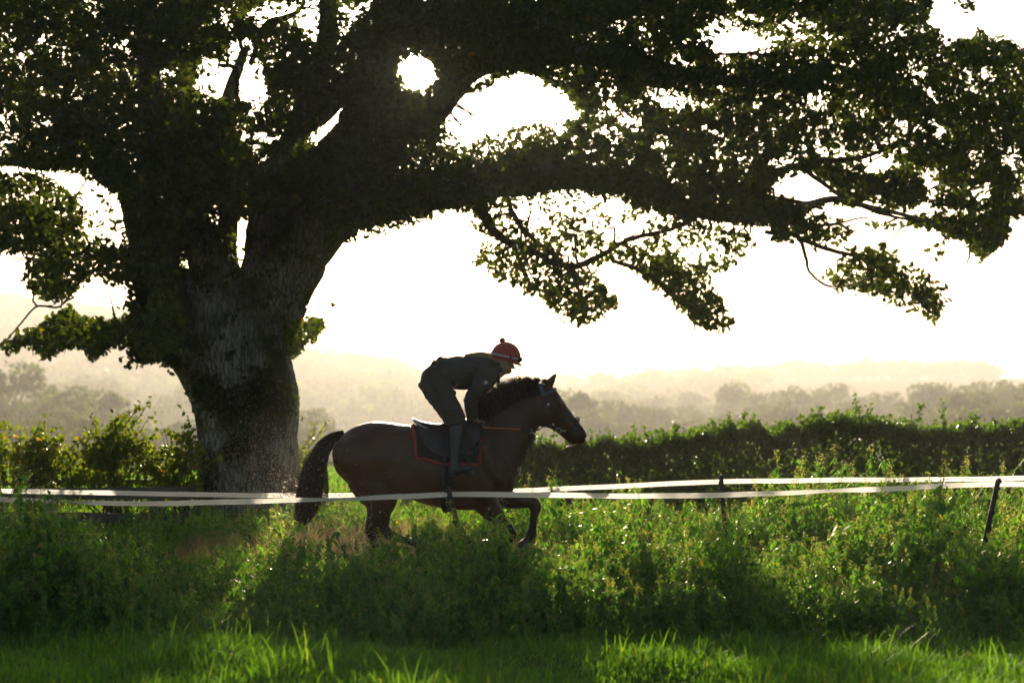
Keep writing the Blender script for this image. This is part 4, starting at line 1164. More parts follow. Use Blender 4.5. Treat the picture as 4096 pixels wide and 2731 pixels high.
# hooves and eyes
def hoof(u, v, ang, y, s=1.0):
    c = P(*c1(u, v), HY + y); R = Matrix.Rotation(radians(ang), 3, 'Y')
    rings = []
    for z, rx, ry, sh in ((.035, .040, .040, 0), (.0, .050, .047, .008), (-.045, .060, .055, .020), (-.05, .056, .050, .020)):
        rings.append([c + R @ Vector((sh + rx * s * cos(2 * pi * j / 16), ry * s * sin(2 * pi * j / 16), z)) for j in range(16)])
    mb = MB(); mb.ring_loft(rings); mb.build('hoof', M_hoof, horse)
hoof(985, 1548, -35, -.155); hoof(715, 1655, -20, .155); hoof(1195, 1424, 105, -.135); hoof(1556, 1458, 50, .135)
M_eye = pmat('eye_black', (.008, .005, .004), .08)
for sg in (-1, 1):
    h, nn = side_hit(*c3(1062, 514), sg)
    c = h - nn * .008
    mb = MB(); mb.ell(c, (.021, .016, .016), Matrix.Rotation(radians(20), 3, 'Y')); mb.build('eye', M_eye, horse)
    mb = MB()
    for up in (1, -1):
        pts = [c + nn * .012 + Vector((.024 * cos(a), 0, up * .013 * sin(a) + .002)) for a in np.linspace(0, pi, 9)]
        mb.tube(pts, [.002, .004, .005, .0055, .0055, .005, .005, .004, .002], 6)
    mb.build('eyelid', M_coat, horse)
    h, nn = side_hit(*c3(1345, 885), sg, True)
    mb = MB(); mb.ell(h - nn * .001, (.017, .006, .021), Matrix.Rotation(radians(25), 3, 'Y')); mb.build('nostril', pmat('nostril_inside', (.04, .012, .010), .5), horse)
# hair
def strands(name, roots, n, seed, mat, parent, wbase, segs=7):
    """roots(r) -> (list of control points, width)"""
    r = np.random.default_rng(seed); V = []; F = []; k0 = 0
    for i in range(n):
        pts, w = roots(r)
        q = catmull([tuple(p) for p in pts], 4)
        m = len(q)
        side = Vector(r.normal(size=3)).normalized()
        for j, p in enumerate(q):
            p = Vector(p); t = j / (m - 1); d = (Vector(q[min(j + 1, m - 1)]) - Vector(q[max(j - 1, 0)])).normalized()
            s = d.cross(side); s = s.normalized() if s.length > 1e-6 else Vector((0, 1, 0)); s2 = d.cross(s)
            ww = w * (1 - t ** 2.2) + .0003
            V += [p + s * ww, p - s * ww * .5 + s2 * ww * .87, p - s * ww * .5 - s2 * ww * .87]
        for j in range(m - 1):
            a = k0 + j * 3
            for e in range(3): F.append((a + e, a + (e + 1) % 3, a + 3 + (e + 1) % 3, a + 3 + e))
        k0 += m * 3
    o = mesh_np(name, np.array([tuple(v) for v in V]), [np.array(F)], mat, smooth=True)
    link(o); adopt(o, parent)
    return o
def tail_root(r):
    # centre line and half width of the tail, crop c1
    cl = np.array([(432, 752, 14), (372, 778, 30), (310, 838, 48), (262, 930, 66), (240, 1030, 76), (222, 1130, 82), (200, 1220, 74), (170, 1290, 52), (128, 1345, 20)], float)
    t = (r.uniform(.2, 1.0) ** .5) * (len(cl) - 1); o = r.uniform(-1, 1); oy = r.normal() * .035; pts = []
    ss = np.linspace(0, t, 8)
    for i, q in enumerate(ss):
        x, y, w = (np.interp(q, range(len(cl)), cl[:, c]) for c in range(3))
        x2, y2 = (np.interp(min(q + .5, len(cl) - 1), range(len(cl)), cl[:, c]) for c in range(2)); x1, y1 = (np.interp(max(q - .5, 0), range(len(cl)), cl[:, c]) for c in range(2))
        d = np.array([x2 - x1, y2 - y1]); d /= np.linalg.norm(d) + 1e-9
        oo = o * w * (1 - .15 * abs(o)) + r.normal() * (1.5 + 1.5 * i) + (6 * sin(o * 9 + i * .9) if i > 2 else 0)
        pts.append(P(*c1(x - d[1] * oo, y + d[0] * oo), HY + oy * (q / 4) + (1 - o * o) * .03 * (1 if oy > 0 else -1) * min(q / 3, 1)))
    return pts, r.uniform(.0016, .0036)
tl = strands('tail', tail_root, 1500, 5, M_hair, horse, .003)
def wisp_root(r):
    a = r.uniform(0, 1)
    x0, y0 = 300 - 110 * a, 930 + 260 * a
    if r.uniform() < .55:   # forward wisps curling on the inner side
        x0 = 305; y0 = r.uniform(900, 1050); e = [(x0, y0), (x0 + r.uniform(10, 30), y0 + 90), (x0 + r.uniform(-5, 30), y0 + 170), (x0 - r.uniform(0, 50), y0 + 260)]
    else:
        x0 = 190; y0 = r.uniform(1050, 1200); e = [(x0, y0), (x0 - 60, y0 + r.uniform(-30, 30)), (x0 - r.uniform(90, 150), y0 + r.uniform(-70, 20)), (x0 - r.uniform(140, 230), y0 + r.uniform(-110, 10))]
    oy = r.normal() * .04
    return [P(*c1(*p), HY + oy) for p in e], r.uniform(.0008, .0016)
strands('tail_wisps', wisp_root, 120, 6, pmat('brown_hair', (.10, .05, .035), .4), horse, .001)  # wisps tinted reddish brown, lighter than the tail, to stand for backlight
crest = np.array([(1270, 665), (1330, 622), (1400, 570), (1475, 528), (1545, 494), (1610, 470), (1650, 458)], float)
lr = np.random.default_rng(44)
NLK = 150
locks = [(lr.uniform(0, 1), lr.normal() * 9, lr.uniform(.74, 1.16), lr.uniform(-.04, .03)) for _ in range(NLK)]
def mane_root(r):
    tt, da, lm, ly = locks[r.integers(0, NLK)]
    tt = min(max(tt + r.normal() * .013, 0), 1); t = tt * (len(crest) - 1) * .9999; i = min(int(t), len(crest) - 2); f = t - i
    x, y = crest[i] * (1 - f) + crest[i + 1] * f
    L = np.interp(tt, [0, .1, .3, .5, .72, .82, .86, .92, 1], [66, 112, 128, 118, 108, 76, 38, 66, 52]) * lm * r.uniform(.75, 1.05)
    ang = np.interp(tt, [0, .15, .4, .7, 1], [174, 150, 128, 106, 76]) + da + r.normal() * 4
    dx, dy = cos(radians(ang)) * L, -sin(radians(ang)) * L
    y0 = ly + r.normal() * .010; dn = r.uniform(0, 1) < .5
    sx, sy = x + 10, y + (r.uniform(15, 62) if dn else 8)
    hh, nn = side_hit(*c1(sx, sy), -1)
    yy = (hh.y - HY - .004) if (dn and hh is not None) else y0
    bow = r.normal() * 3
    return [P(*c1(sx, sy), HY + yy), P(*c1(x + dx * .22, y + dy * .32), HY + y0), P(*c1(x + dx * .6 + bow, y + dy * .72), HY + y0 * 1.2), P(*c1(x + dx * 1.12, y + dy * .95), HY + y0 * 1.4)], r.uniform(.0012, .0030)
strands('mane', mane_root, 2300, 8, M_hair, horse, .003)
def fore_root(r):
    x, y = 1700 + r.uniform(-8, 14), 445 + r.uniform(-4, 6); a = radians(r.uniform(115, 195)); L = r.uniform(20, 42)
    y0 = r.uniform(-.03, .03)
    return [P(*c1(x, y + 10), HY + y0), P(*c1(x + cos(a) * L * .3 + 4, y - sin(a) * L * .5 - 8), HY + y0), P(*c1(x + cos(a) * L, y - sin(a) * L * .6 - 6), HY + y0 * 1.3)], r.uniform(.001, .002)
strands('forelock', fore_root, 170, 9, M_hair, horse, .002)
def beard_root(r):
    x, y = 1862 + r.uniform(-22, 26), 826; L = r.uniform(8, 24)
    y0 = r.uniform(-.02, .02)
    return [P(*c1(x, y), HY + y0), P(*c1(x - L * .5, y + L * .5), HY + y0), P(*c1(x - L * 1.1, y + L * .75), HY + y0)], .0007
strands('whiskers', beard_root, 60, 10, pmat('pale_hair', (.4, .32, .22), .4), horse, .001)

# ------------------------------------------------------------------ tack: bridle
bridle = empty('bridle', P(*c3(1000, 600), HY)); tag(bridle, 'dark leather bridle with blue-grey headpiece, crossed noseband and reins on the horse head', 'bridle')
def mb_both(name, pts, conv, w, mat, root, off=.004, th=.004):
    for sg in (-1, 1):
        mb = MB(); strap(pts, conv, w, off, sg, mb, th=th); mb.build(name, mat, root, smooth=False)
mb_both('headpiece', [(822, 276), (838, 330), (868, 408)], c3, .030, M_bluegrey, bridle, th=.008)
mb_both('browband', [(866, 410), (930, 378), (1005, 335)], c3, .022, M_bluegrey, bridle, th=.008)
mb_both('cheek_strap', [(885, 415), (915, 510), (945, 610), (980, 750), (1010, 850)], c3, .014, M_black, bridle, th=.006)
mb_both('throat_lash', [(880, 430), (868, 540), (850, 640), (832, 760)], c3, .009, M_black, bridle)
mb_both('noseband', [(895, 430), (960, 560), (1040, 660), (1110, 738), (1180, 722), (1285, 700)], c3, .009, M_black, bridle)
mb_both('lower_noseband', [(1300, 730), (1262, 805), (1205, 880), (1165, 930), (1135, 980)], c3, .011, M_black, bridle)
mb = MB(); c = P(*c3(1292, 708), HY); mb.ell(c, (.016, .024, .020)); mb.build('rosette', pmat('pale_fleece', (.45, .42, .38), .9, bump=(120, 1, .004)), bridle)
def ring(mb, c, R_, r, tilt=0, n=22):
    pts = [c + Vector((R_ * cos(a), tilt * R_ * cos(a), R_ * sin(a))) for a in np.linspace(0, 2 * pi, n)]
    mb.tube(pts, r, 6, cap=False)
for sg in (-1, 1):
    mb = MB()
    h, nn = side_hit(*c3(1046, 850), sg, True); c = Vector((h.x, h.y + sg * .012, h.z)); ring(mb, c, .022, .0028)
    mb.tube([c + Vector((.016, 0, 0)), c + Vector((.048, sg * .001, -.001)), c + Vector((.062, -sg * .003, 0))], [.004, .005, .002], 6)
    mb.build('bit_ring', M_metal, bridle)
for sg in (-1, 1):
    for q_ in ((975, 760), (918, 520)):
        mb = MB(); h, nn = side_hit(*c3(*q_), sg, True); mb.box(h + nn * .010, (.006, .003, .009)); mb.build('buckle', M_metal, bridle, smooth=False)
# reins: hand to ring
for sg in (-1, 1):
    h, nn = side_hit(*c3(1010, 868), sg, True); e = Vector((h.x, h.y + sg * .014, h.z))
    a = P(*c2(1165, 1405), HY - .11 if sg < 0 else HY + .08)
    m1 = P(*c3(560, 846), HY + sg * .135); m2 = P(*c3(760, 852), HY + sg * .11)
    mb = MB(); q = catmull([tuple(a), tuple(m1), tuple(m2), tuple(e)], 8)
    rings = [[Vector(p) + Vector((0, 0, -.005)), Vector(p) + Vector((0, -.002, 0)), Vector(p) + Vector((0, 0, .005)), Vector(p) + Vector((0, .002, 0))] for p in q]
    mb.ring_loft(rings)
    for t in (21, 22):
        mb.box(Vector(q[t]), (.004, .006, .010))
    mb.build('rein', M_black, bridle, smooth=False)
mb = MB(); lp = [P(*c3(60 + 120 + 95 * cos(a), 815 + 100 * sin(a)), HY - .15) for a in np.linspace(.2, 2 * pi - .3, 20)]
mb.tube(lp, .0022, 6); mb.build('rein_loop', M_black, bridle)

bp_ = empty('breastplate', P(*c3(400, 1200), HY)); tag(bp_, 'thin black breastplate and martingale straps round the horse shoulder', 'breastplate')
mb_both('shoulder_strap', [(185, 885), (232, 1020), (300, 1130), (400, 1245), (520, 1335)], c3, .012, M_black, bp_, th=.006)
mb_both('neck_strap', [(755, 905), (690, 1050), (620, 1170), (570, 1260), (535, 1335)], c3, .016, M_black, bp_, th=.006)
mb_both('chest_strap', [(535, 1330), (530, 1400), (510, 1470), (490, 1530)], c3, .016, M_black, bp_, th=.006)
for sg in (-1, 1):
    for (u, v, s) in ((540, 1310, .012), (538, 1350, .012), (520, 1330, .010), (536, 1385, .010)):
        h, nn = side_hit(*c3(u, v), sg, True)
        mb = MB(); ring(mb, h + nn * .012, s, .002); mb.build('buckle_ring', M_metal, bp_)
mb = MB(); c = P(*c3(710, 862), HY - .115); ring(mb, c, .014, .0024, .4); mb.tube([c, P(*c3(755, 905), HY - .06)], [.004, .004], 5); mb.build('martingale_ring', M_metal, bp_)

# saddle cloth, saddle, girth
pad = empty('saddle_cloth', P(*c4(900, 700), HY)); tag(pad, 'black quilted saddle cloth with red border under the saddle', 'saddle cloth')
for sg in (-1, 1):
    drape([(390, 403), (600, 440), (850, 452), (1100, 430), (1300, 380), (1430, 350)], [(495, 880), (700, 925), (880, 972), (1050, 985), (1220, 975), (1440, 962)], c4, .008, .008, 'cloth_panel', M_pad, pad, sg, 30, 16)
    mb = MB()
    strap([(388, 402), (425, 500), (445, 620), (458, 740), (472, 895)], c4, .026, .012, sg, mb, th=.006)
    strap([(472, 898), (600, 905), (740, 942), (880, 985), (1050, 998), (1220, 990), (1452, 985)], c4, .026, .012, sg, mb, th=.006)
    strap([(1455, 985), (1462, 860), (1468, 740), (1476, 600)], c4, .022, .012, sg, mb, th=.006)
    mb.build('border', M_red, pad)
M_pipe = pmat('white_piping', (.7, .72, .74), .4)
saddle = empty('saddle', P(*c4(900, 450), HY)); tag(saddle, 'flat black exercise saddle with pale piping, rider standing in its irons', 'saddle')
mb = MB()
loft2(mb, [(386, 282, 398, 312, .08), (430, 290, 430, 356, .115), (500, 318, 505, 410, .13), (620, 346, 630, 440, .135), (760, 366, 770, 480, .12), (900, 362, 900, 500, .10), (1050, 340, 1050, 480, .09), (1180, 310, 1190, 460, .085), (1270, 292, 1290, 420, .075), (1400, 330, 1405, 400, .05)], c4)
seat = mb.build('seat', M_black, saddle)
for sg in (-1, 1):
    mb = MB()
    q = catmull([(395, 300), (455, 350), (530, 400), (620, 442), (690, 468), (752, 484)], 6)
    ww = [.098, .12, .132, .136, .138, .136]
    pts = []
    for i, s in enumerate(q):
        t = i / (len(q) - 1) * 5; k = min(int(t), 4); w = ww[k] + (ww[k + 1] - ww[k]) * (t - k)
        pts.append(P(*c4(*s), HY + sg * w))
    mb.tube(pts, [.004] + [.0055] * (len(pts) - 2) + [.003], 8)
    mb.build('piping', M_pipe, saddle)
for sg in (-1, 1):
    drape([(470, 395), (620, 440), (850, 470), (1050, 460), (1250, 420), (1400, 372)], [(545, 600), (640, 740), (760, 835), (880, 880), (1080, 860), (1240, 790), (1400, 690), (1478, 540)], c4, .026, .014, 'flap', M_greyleather, saddle, sg, 30, 14)
    mb = MB()
    strap([(470, 395), (520, 500), (545, 600), (640, 740), (760, 835), (885, 880)], c4, .008, .036, sg, mb, th=.003)
    mb.build('flap_edge', M_black, saddle); mb = MB()
    strap([(1400, 372), (1480, 470), (1478, 540), (1400, 690), (1240, 790), (1200, 800)], c4, .008, .036, sg, mb, th=.003)
    mb.build('flap_edge', M_black, saddle)
    drape([(1190, 820), (1350, 760), (1500, 640)], [(1200, 870), (1360, 830), (1500, 690)], c4, .020, .01, 'panel_edge', M_greyleather, saddle, sg, 8, 4)
    mb = MB(); strap([(1180, 440), (1190, 600), (1190, 760), (1215, 860), (1262, 940), (1310, 1030), (1345, 1090)], c4, .016, .044, sg, mb, th=.006); mb.build('stirrup_leather', M_black, saddle)
girth = empty('girth', P(*c4(960, 1200), HY)); tag(girth, 'broad black girth with surcingle strap buckled round the horse belly', 'girth')
for sg in (-1, 1):
    mb = MB()
    strap([(915, 650), (912, 800), (905, 960), (888, 1100), (880, 1250), (872, 1420), (880, 1580), (930, 1720)], c4, .026, .046 if False else .030, sg, mb, th=.006)
    mb.build('surcingle', M_black, girth)
for sg in (-1, 1):
    mb = MB()
    strap([(985, 1010), (985, 1150), (985, 1300), (980, 1450), (975, 1580), (985, 1700)], c4, .066, .012, sg, mb, th=.012)
    mb.build('girth_band', M_pad, girth)
mb = MB(); strap([(1410, 700), (1408, 850), (1400, 985)], c4, .026, .026, -1, mb, th=.006); mb.build('girth_strap', pmat('navy_webbing', (.03, .035, .05), .7), girth)

# ------------------------------------------------------------------ the rider
M_skin = pmat('skin', (.42, .24, .17), .5, noise=(30, .12))
M_jacket = pmat('dark_jacket', (.046, .043, .040), .75, noise=(5, .3), bump=(9, 1.0, .03))
M_trous = pmat('dark_trousers', (.042, .038, .034), .8, noise=(6, .3), bump=(8, 1.0, .03))
M_boot = pmat('black_boot', (.030, .032, .038), .38, noise=(8, .35), bump=(14, .6, .008))
M_glove = pmat('grey_glove', (.055, .06, .075), .7, bump=(60, .4, .002))
M_cap = pmat('red_helmet_cover', (.42, .05, .038), .75, bump=(300, .3, .0008), sheen=.5)
person = empty('person', P(*c4(1050, 1150), HY)); tag(person, 'rider in dark clothes and red bobble helmet crouching forward over the saddle', 'person')
S2 = 1 / 3.4836 / FP * HY            # metres per c2 pixel
S4 = 1 / 3.92 / FP * HY
from mathutils import noise as mnoise
def wrinkle(o, amp, seed):
    me = o.data; nrm_ = [v.normal.copy() for v in me.vertices]
    for v, n__ in zip(me.vertices, nrm_):
        p = v.co
        w = p + mnoise.noise_vector(p * 4 + Vector((seed, 0, 0))) * .12
        d = (1 - abs(mnoise.noise(Vector((w.x * 9 + w.z * 5, w.y * 7, w.z * 16 - w.x * 6)))) * 2.2) * amp + mnoise.noise(w * 30) * amp * .4
        v.co = p + n__ * d
# body (continuous): head, neck, slim trunk, arms, legs, hands
rb = MB()
def slice_(b, f, bk, w, n=20):
    """horizontal head slice: front at f, back at bk"""
    c = (P(*c2(f, b), HY) + P(*c2(bk, b), HY)) / 2; h = (f - bk) / 2 * S2
    r = []
    for j in range(n):
        a = 2 * pi * j / n; cx, sy = cos(a), sin(a)
        ww = w * (1 - .18 * max(cx, 0))
        r.append(c + Vector((h * (abs(cx) ** .92) * (1 if cx > 0 else -1), ww * sy, 0)))
    return r
hs = catmull([(688, 1505, 1475, .014), (678, 1528, 1440, .028), (664, 1541, 1405, .040), (648, 1545, 1370, .050), (630, 1549, 1345, .057), (605, 1562, 1322, .063), (580, 1572, 1306, .067), (555, 1580, 1296, .070), (525, 1588, 1288, .072), (480, 1592, 1282, .074), (420, 1586, 1280, .074), (360, 1556, 1300, .066), (318, 1500, 1350, .044), (305, 1460, 1390, .02)], 3)
rb.ring_loft([slice_(*s) for s in hs])
def PE(mb, u, v, ru, rv, w, y=0, rot=0): E(mb, u, v, ru, rv, w, y, c2, rot)
# nose, lips, chin, ears, brow
mbn = rb
leg(mbn, [(1572, 552, .008, .008, 0), (1582, 578, .010, .010, 0), (1592, 602, .011, .013, 0), (1588, 616, .009, .015, 0)], c2, 10, 3)
PE(rb, 1597, 608, 9, 9, .007)
PE(rb, 1555, 640, 11, 7, .020); PE(rb, 1553, 654, 10, 6, .018); PE(rb, 1516, 674, 24, 13, .022)
for sg in (-1, 1):
    PE(rb, 1500, 600, 40, 30, .02, sg * .045); PE(rb, 1572, 556, 12, 7, .018, sg * .028); PE(rb, 1592, 612, 7, 6, .006, sg * .009)
    PE(rb, 1400, 570, 16, 30, .012, sg * .070)
leg(rb, [(1440, 600, .050, .050, 0), (1385, 640, .052, .055, 0), (1320, 670, .060, .060, 0), (1200, 680, .085, .11, 0), (1000, 690, .10, .13, 0), (800, 690, .10, .13, 0), (600, 690, .105, .14, 0), (440, 730, .09, .14, 0)], c2)
def arm(sg):
    return [(1190, 660, .050, .045, sg * .150), (1130, 790, .045, .042, sg * .185), (1060, 900, .040, .038, sg * .195), (1000, 1000, .036, .036, sg * .185), (990, 1080, .038, .036, sg * .170), (1010, 1180, .032, .032, sg * .145), (1035, 1280, .024, .026, sg * .115), (1060, 1325, .022, .027, sg * .10), (1090, 1355, .022, .033, sg * .095)]
far_arm = [(a + 30, b + 5, c_, d, e) for a, b, c_, d, e in arm(1)]
leg(rb, arm(-1), c2, 12); leg(rb, far_arm, c2, 12)
def thigh(sg, du=0, dv=0):
    return [(450, 740, .085, .08, sg * .08), (520, 880, .082, .078, sg * .13), (610, 1030, .074, .07, sg * .18), (700, 1190, .064, .06, sg * .225), (780, 1320, .054, .054, sg * .25), (800, 1400, .05, .05, sg * .262)]
def c24(u, v):  # c4 crop -> c2 crop
    ox, oy = c4(u, v); return ((ox - 1600) * 3.4836, (oy - 1300) * 3.4836)
shin = lambda sg: [(*c24(1080, 450), .05, .05, sg * .262), (*c24(1075, 600), .046, .046, sg * .285), (*c24(1060, 760), .040, .040, sg * .305), (*c24(1045, 920), .034, .034, sg * .315), (*c24(1045, 1040), .032, .034, sg * .32)]
for sg in (-1, 1):
    leg(rb, [(u - (40 if sg > 0 else 0), v, a * .86, b * .86, y) for u, v, a, b, y in thigh(sg)], c2, 14)
    leg(rb, shin(sg), c2, 12, k=.85)
# gloved hands: palm, four curled fingers and a thumb each, closed on rein and whip
def hand(mb, u, v, y, k=1.0):
    base = P(*c2(u, v), HY + y)
    R = Matrix.Rotation(radians(28), 3, 'Y')
    def L(x, yy, z): return base + R @ Vector((x, yy, z)) * k
    mb.ring_loft([[L(x, hy * cos(a), hz * sin(a)) for a in np.linspace(0, 2 * pi, 12, endpoint=False)] for x, hy, hz in ((-.015, .016, .022), (.01, .016, .034), (.04, .015, .042), (.062, .012, .038), (.068, .008, .03))])
    for i, (zz, ln) in enumerate(((.030, 1.0), (.011, 1.08), (-.008, 1.0), (-.026, .82))):
        pts = [L(.055, -.004, zz), L(.055 + .030 * ln, -.010, zz - .002), L(.055 + .038 * ln, -.026, zz - .006), L(.055 + .022 * ln, -.038, zz - .008), L(.050, -.036, zz - .008)]
        mb.tube(pts, [.0088, .0092, .0086, .0080, .0064], 8)
    mb.tube([L(.01, -.010, .030), L(.030, -.026, .044), L(.055, -.036, .042), L(.074, -.042, .034)], [.010, .010, .009, .007], 8)
gl = {}
for sg, u, v in ((-1, 1092, 1362), (1, 1120, 1350)):
    hand(rb, u, v, sg * .095, .80)
rbody = rb.build('body', M_skin, person)
remesh(rbody, .0052, 2, .4)
for sg, u, v in ((-1, 1092, 1362), (1, 1120, 1350)):
    mb = MB(); hand(mb, u, v, sg * .095, .88)
    g = mb.build('glove', M_glove, person); remesh(g, .0038, 1, .4)
# jacket: trunk, sleeves, collar
jb = MB()
loft2(jb, [(395, 640, 500, 880, .12), (450, 560, 600, 860, .150), (520, 492, 690, 845, .165), (600, 462, 740, 878, .170), (720, 448, 800, 892, .172), (850, 440, 900, 893, .178), (980, 442, 1010, 890, .188), (1100, 448, 1120, 860, .195), (1200, 452, 1215, 815, .185), (1290, 468, 1280, 790, .150), (1350, 520, 1330, 760, .10), (1372, 560, 1350, 720, .07)], c2, n=30)
def sleeve(sg, du=0):
    return [(1200 + du, 620, .080, .06, sg * .140), (1195 + du, 700, .085, .068, sg * .165), (1150 + du, 790, .074, .062, sg * .190), (1085 + du, 890, .060, .056, sg * .205), (1020 + du, 980, .054, .052, sg * .20), (990 + du, 1050, .054, .050, sg * .185), (995 + du, 1130, .050, .047, sg * .165), (1003 + du, 1210, .047, .044, sg * .14), (1006 + du, 1280, .044, .042, sg * .122), (1008 + du, 1304, .040, .040, sg * .118)]
leg(jb, sleeve(-1), c2, 18); leg(jb, sleeve(1, 34), c2, 18)
E(jb, 905, 1040, 18, 26, .03, -.195, c2, 30)
E(jb, 1120, 640, 150, 140, .05, -.155, c2); E(jb, 1120, 640, 150, 140, .05, .155, c2)
# hem and waist folds
for i, (u, v, ln) in enumerate(((560, 470, 34), (620, 458, 26), (480, 515, 26))): E(jb, u, v, ln, 14, .06, -.02, c2, -25)
jk = jb.build('jacket', M_jacket, person); remesh(jk, .0065, 3, .5); wrinkle(jk, .0065, 1)
mb = MB()
fl = [[(1300, 520), (1360, 540), (1400, 620), (1396, 720), (1394, 816), (1340, 802), (1288, 795), (1270, 700)]]
loft2(mb, [(1275, 500, 1262, 790, .105), (1310, 505, 1296, 800, .10), (1345, 520, 1345, 806, .088), (1375, 560, 1375, 812, .074), (1390, 600, 1393, 816, .060)], c2, n=22)
col_ = mb.build('collar', M_jacket, person)
mb = MB(); leg(mb, [(1392, 560, .016, .045, 0), (1400, 600, .020, .058, 0), (1392, 650, .018, .055, 0), (1380, 690, .014, .045, 0)], c2, 14); mb.build('neck_scarf', pmat('black_neck_scarf', (.02, .02, .02), .9), person)
# belt tab and waist cord
mb = MB(); leg(mb, [(440, 560, .010, .06, 0), (475, 512, .014, .07, 0), (505, 520, .010, .07, 0)], c2, 10); leg(mb, [(515, 500, .012, .08, 0), (560, 462, .016, .09, 0), (600, 462, .010, .09, 0)], c2, 10); mb.build('waist_tab', M_jacket, person)
mb = MB()
mb.tube([P(*c2(686, 842), HY - .15), P(*c2(730, 862), HY - .165), P(*c2(770, 852), HY - .17), P(*c2(812, 832), HY - .172)], .0028, 6)
mb.tube([P(*c2(758, 856), HY - .17), P(*c2(745, 880), HY - .165), P(*c2(732, 900), HY - .155)], .0025, 6)
mb.build('waist_cord', pmat('grey_cord', (.45, .43, .42), .6), person)
# trousers
tb = MB()
loft2(tb, [(300, 760, 305, 850, .09), (310, 700, 340, 930, .135), (340, 640, 420, 1010, .165), (400, 585, 540, 1010, .180), (470, 540, 640, 930, .172), (560, 510, 710, 860, .155), (620, 520, 720, 800, .12)], c2, n=28)
def trs(sg, du=0, dv=0):
    return [(480 + du, 760, .128, .09, sg * .085), (520 + du, 870, .118, .092, sg * .115), (578 + du, 980, .104, .086, sg * .15), (640 + du, 1090, .094, .080, sg * .19), (705 + du, 1190, .088, .074, sg * .22), (752 + du, 1280, .083, .068, sg * .245), (775 + du, 1350, .080, .064, sg * .258), (790 + du, 1395, .068, .060, sg * .265)]
leg(tb, trs(-1), c2, 20); leg(tb, trs(1, -18), c2, 20)
E(tb, 748, 950, 26, 40, .04, -.13, c2, 20)
for i in range(9):   # cloth folds across the thigh and knee
    u0 = 560 + i * 24; v0 = 900 + i * 46
    leg(tb, [(u0 - 70 + i * 3, v0 - 22, .004, .006, -.215 - i * .006), (u0, v0 + 4, .009, .012, -.222 - i * .0085), (u0 + 80, v0 + 20, .004, .006, -.20 - i * .008)], c2, 6, 3)
tr = tb.build('trousers', M_trous, person); remesh(tr, .0065, 4, .5); wrinkle(tr, .0065, 2)
# boots
for sg in (-1, 1):
    bm_ = MB(); du = 0 if sg < 0 else 60; y = sg
    leg(bm_, [(1075 + du, 372, .040, .050, y * .262), (1078 + du, 420, .052, .056, y * .266), (1078 + du, 500, .054, .056, y * .275), (1072 + du, 620, .050, .052, y * .288), (1062 + du, 740, .043, .045, y * .300), (1052 + du, 840, .038, .040, y * .310), (1048 + du, 940, .036, .038, y * .316), (1046 + du, 1030, .040, .040, y * .320), (1040 + du, 1090, .044, .040, y * .320), (1038 + du, 1140, .042, .038, y * .320)], c4, 18)
    leg(bm_, [(1010 + du, 1120, .034, .032, y * .320), (1070 + du, 1095, .042, .038, y * .322), (1150 + du, 1082, .034, .040, y * .326), (1230 + du, 1078, .027, .042, y * .332), (1290 + du, 1076, .020, .036, y * .336), (1312 + du, 1078, .012, .024, y * .338)], c4, 16)
    E(bm_, 1035 + du, 1175, 70, 24, .034, y * .320, c4, 0)
    b = bm_.build('boot', M_boot, person); remesh(b, .0058, 3, .5)
    mb = MB()
    leg(mb, [(985 + du, 1192, .006, .034, y * .320), (1105 + du, 1186, .008, .036, y * .320)], c4, 8)
    leg(mb, [(1110 + du, 1128, .004, .034, y * .324), (1200 + du, 1122, .006, .042, y * .330), (1305 + du, 1090, .004, .034, y * .336)], c4, 8)
    mb.build('boot_sole', M_black, person)
    # iron
    mb = MB(); c = P(*c4(1325 + du * .5, 1105), HY + y * .336)
    pts = [P(*c4(1345 + du * .4, 1050), HY + y * .336) + Vector((0, .055 * sin(a) * 1.0, -.035 + .045 * cos(a))) for a in np.linspace(-pi * .72, pi * .72, 14)]
    mb.tube(pts, .0055, 6); mb.box(c + Vector((-.006, 0, -.010)), (.020, .045, .005), Matrix.Rotation(radians(12), 3, 'Y'))
    mb.build('stirrup_iron', M_metal if sg > 0 else pmat('dark_iron', (.15, .15, .16), .45, .8), saddle)
# helmet
hel = empty('helmet', P(*c2(1470, 430), HY)); tag(hel, 'red riding helmet cover with pompom and goggles on the rider head', 'helmet')
HC = P(*c2(1468, 462), HY); tl_ = radians(13)
HX_ = Vector((cos(tl_), 0, -sin(tl_))); HZ_ = Vector((sin(tl_), 0, cos(tl_))); HYv = Vector((0, 1, 0))
def hp(a, u, s=1.0, ax=.123, ay=.098, az=.132):
    """dome: azimuth a, elevation u"""
    return HC + HX_ * (ax * s * cos(a) * cos(u)) + HYv * (ay * s * sin(a) * cos(u)) + HZ_ * (az * s * (abs(sin(u)) ** .95) * (1 if u > 0 else -1))
rings = []
for u in np.linspace(-.13, pi / 2 - .03, 18):
    rings.append([hp(a, u) for a in np.linspace(0, 2 * pi, 36, endpoint=False)])
mb = MB(); mb.ring_loft(rings); mb.build('shell', M_cap, hel)
mb = MB(); rings = []
for t in np.linspace(0, 1, 7):
    a_ = 1.12
    r_ = []
    for a in np.linspace(-a_, a_, 19):
        e = 1 + .235 * t * (cos(a / a_ * pi / 2) ** .6)
        r_.append(hp(a, -.09, e) - HZ_ * (.014 * t * t))
    rings.append(r_)
mb.ring_loft(rings, cap=False, closed=False); pk = mb.build('peak', M_cap, hel); md = pk.modifiers.new('t', 'SOLIDIFY'); md.thickness = .006
mb = MB()
mb.ring_loft([[hp(a, u, s) for a in np.linspace(0, 2 * pi, 44, endpoint=False)] for u, s in ((.045, 1.012), (.045, 1.03), (.145, 1.03), (.145, 1.012))] , cap=False)
mb.build('band', pmat('silver_band', (.42, .43, .45), .35), hel)
mb = MB()
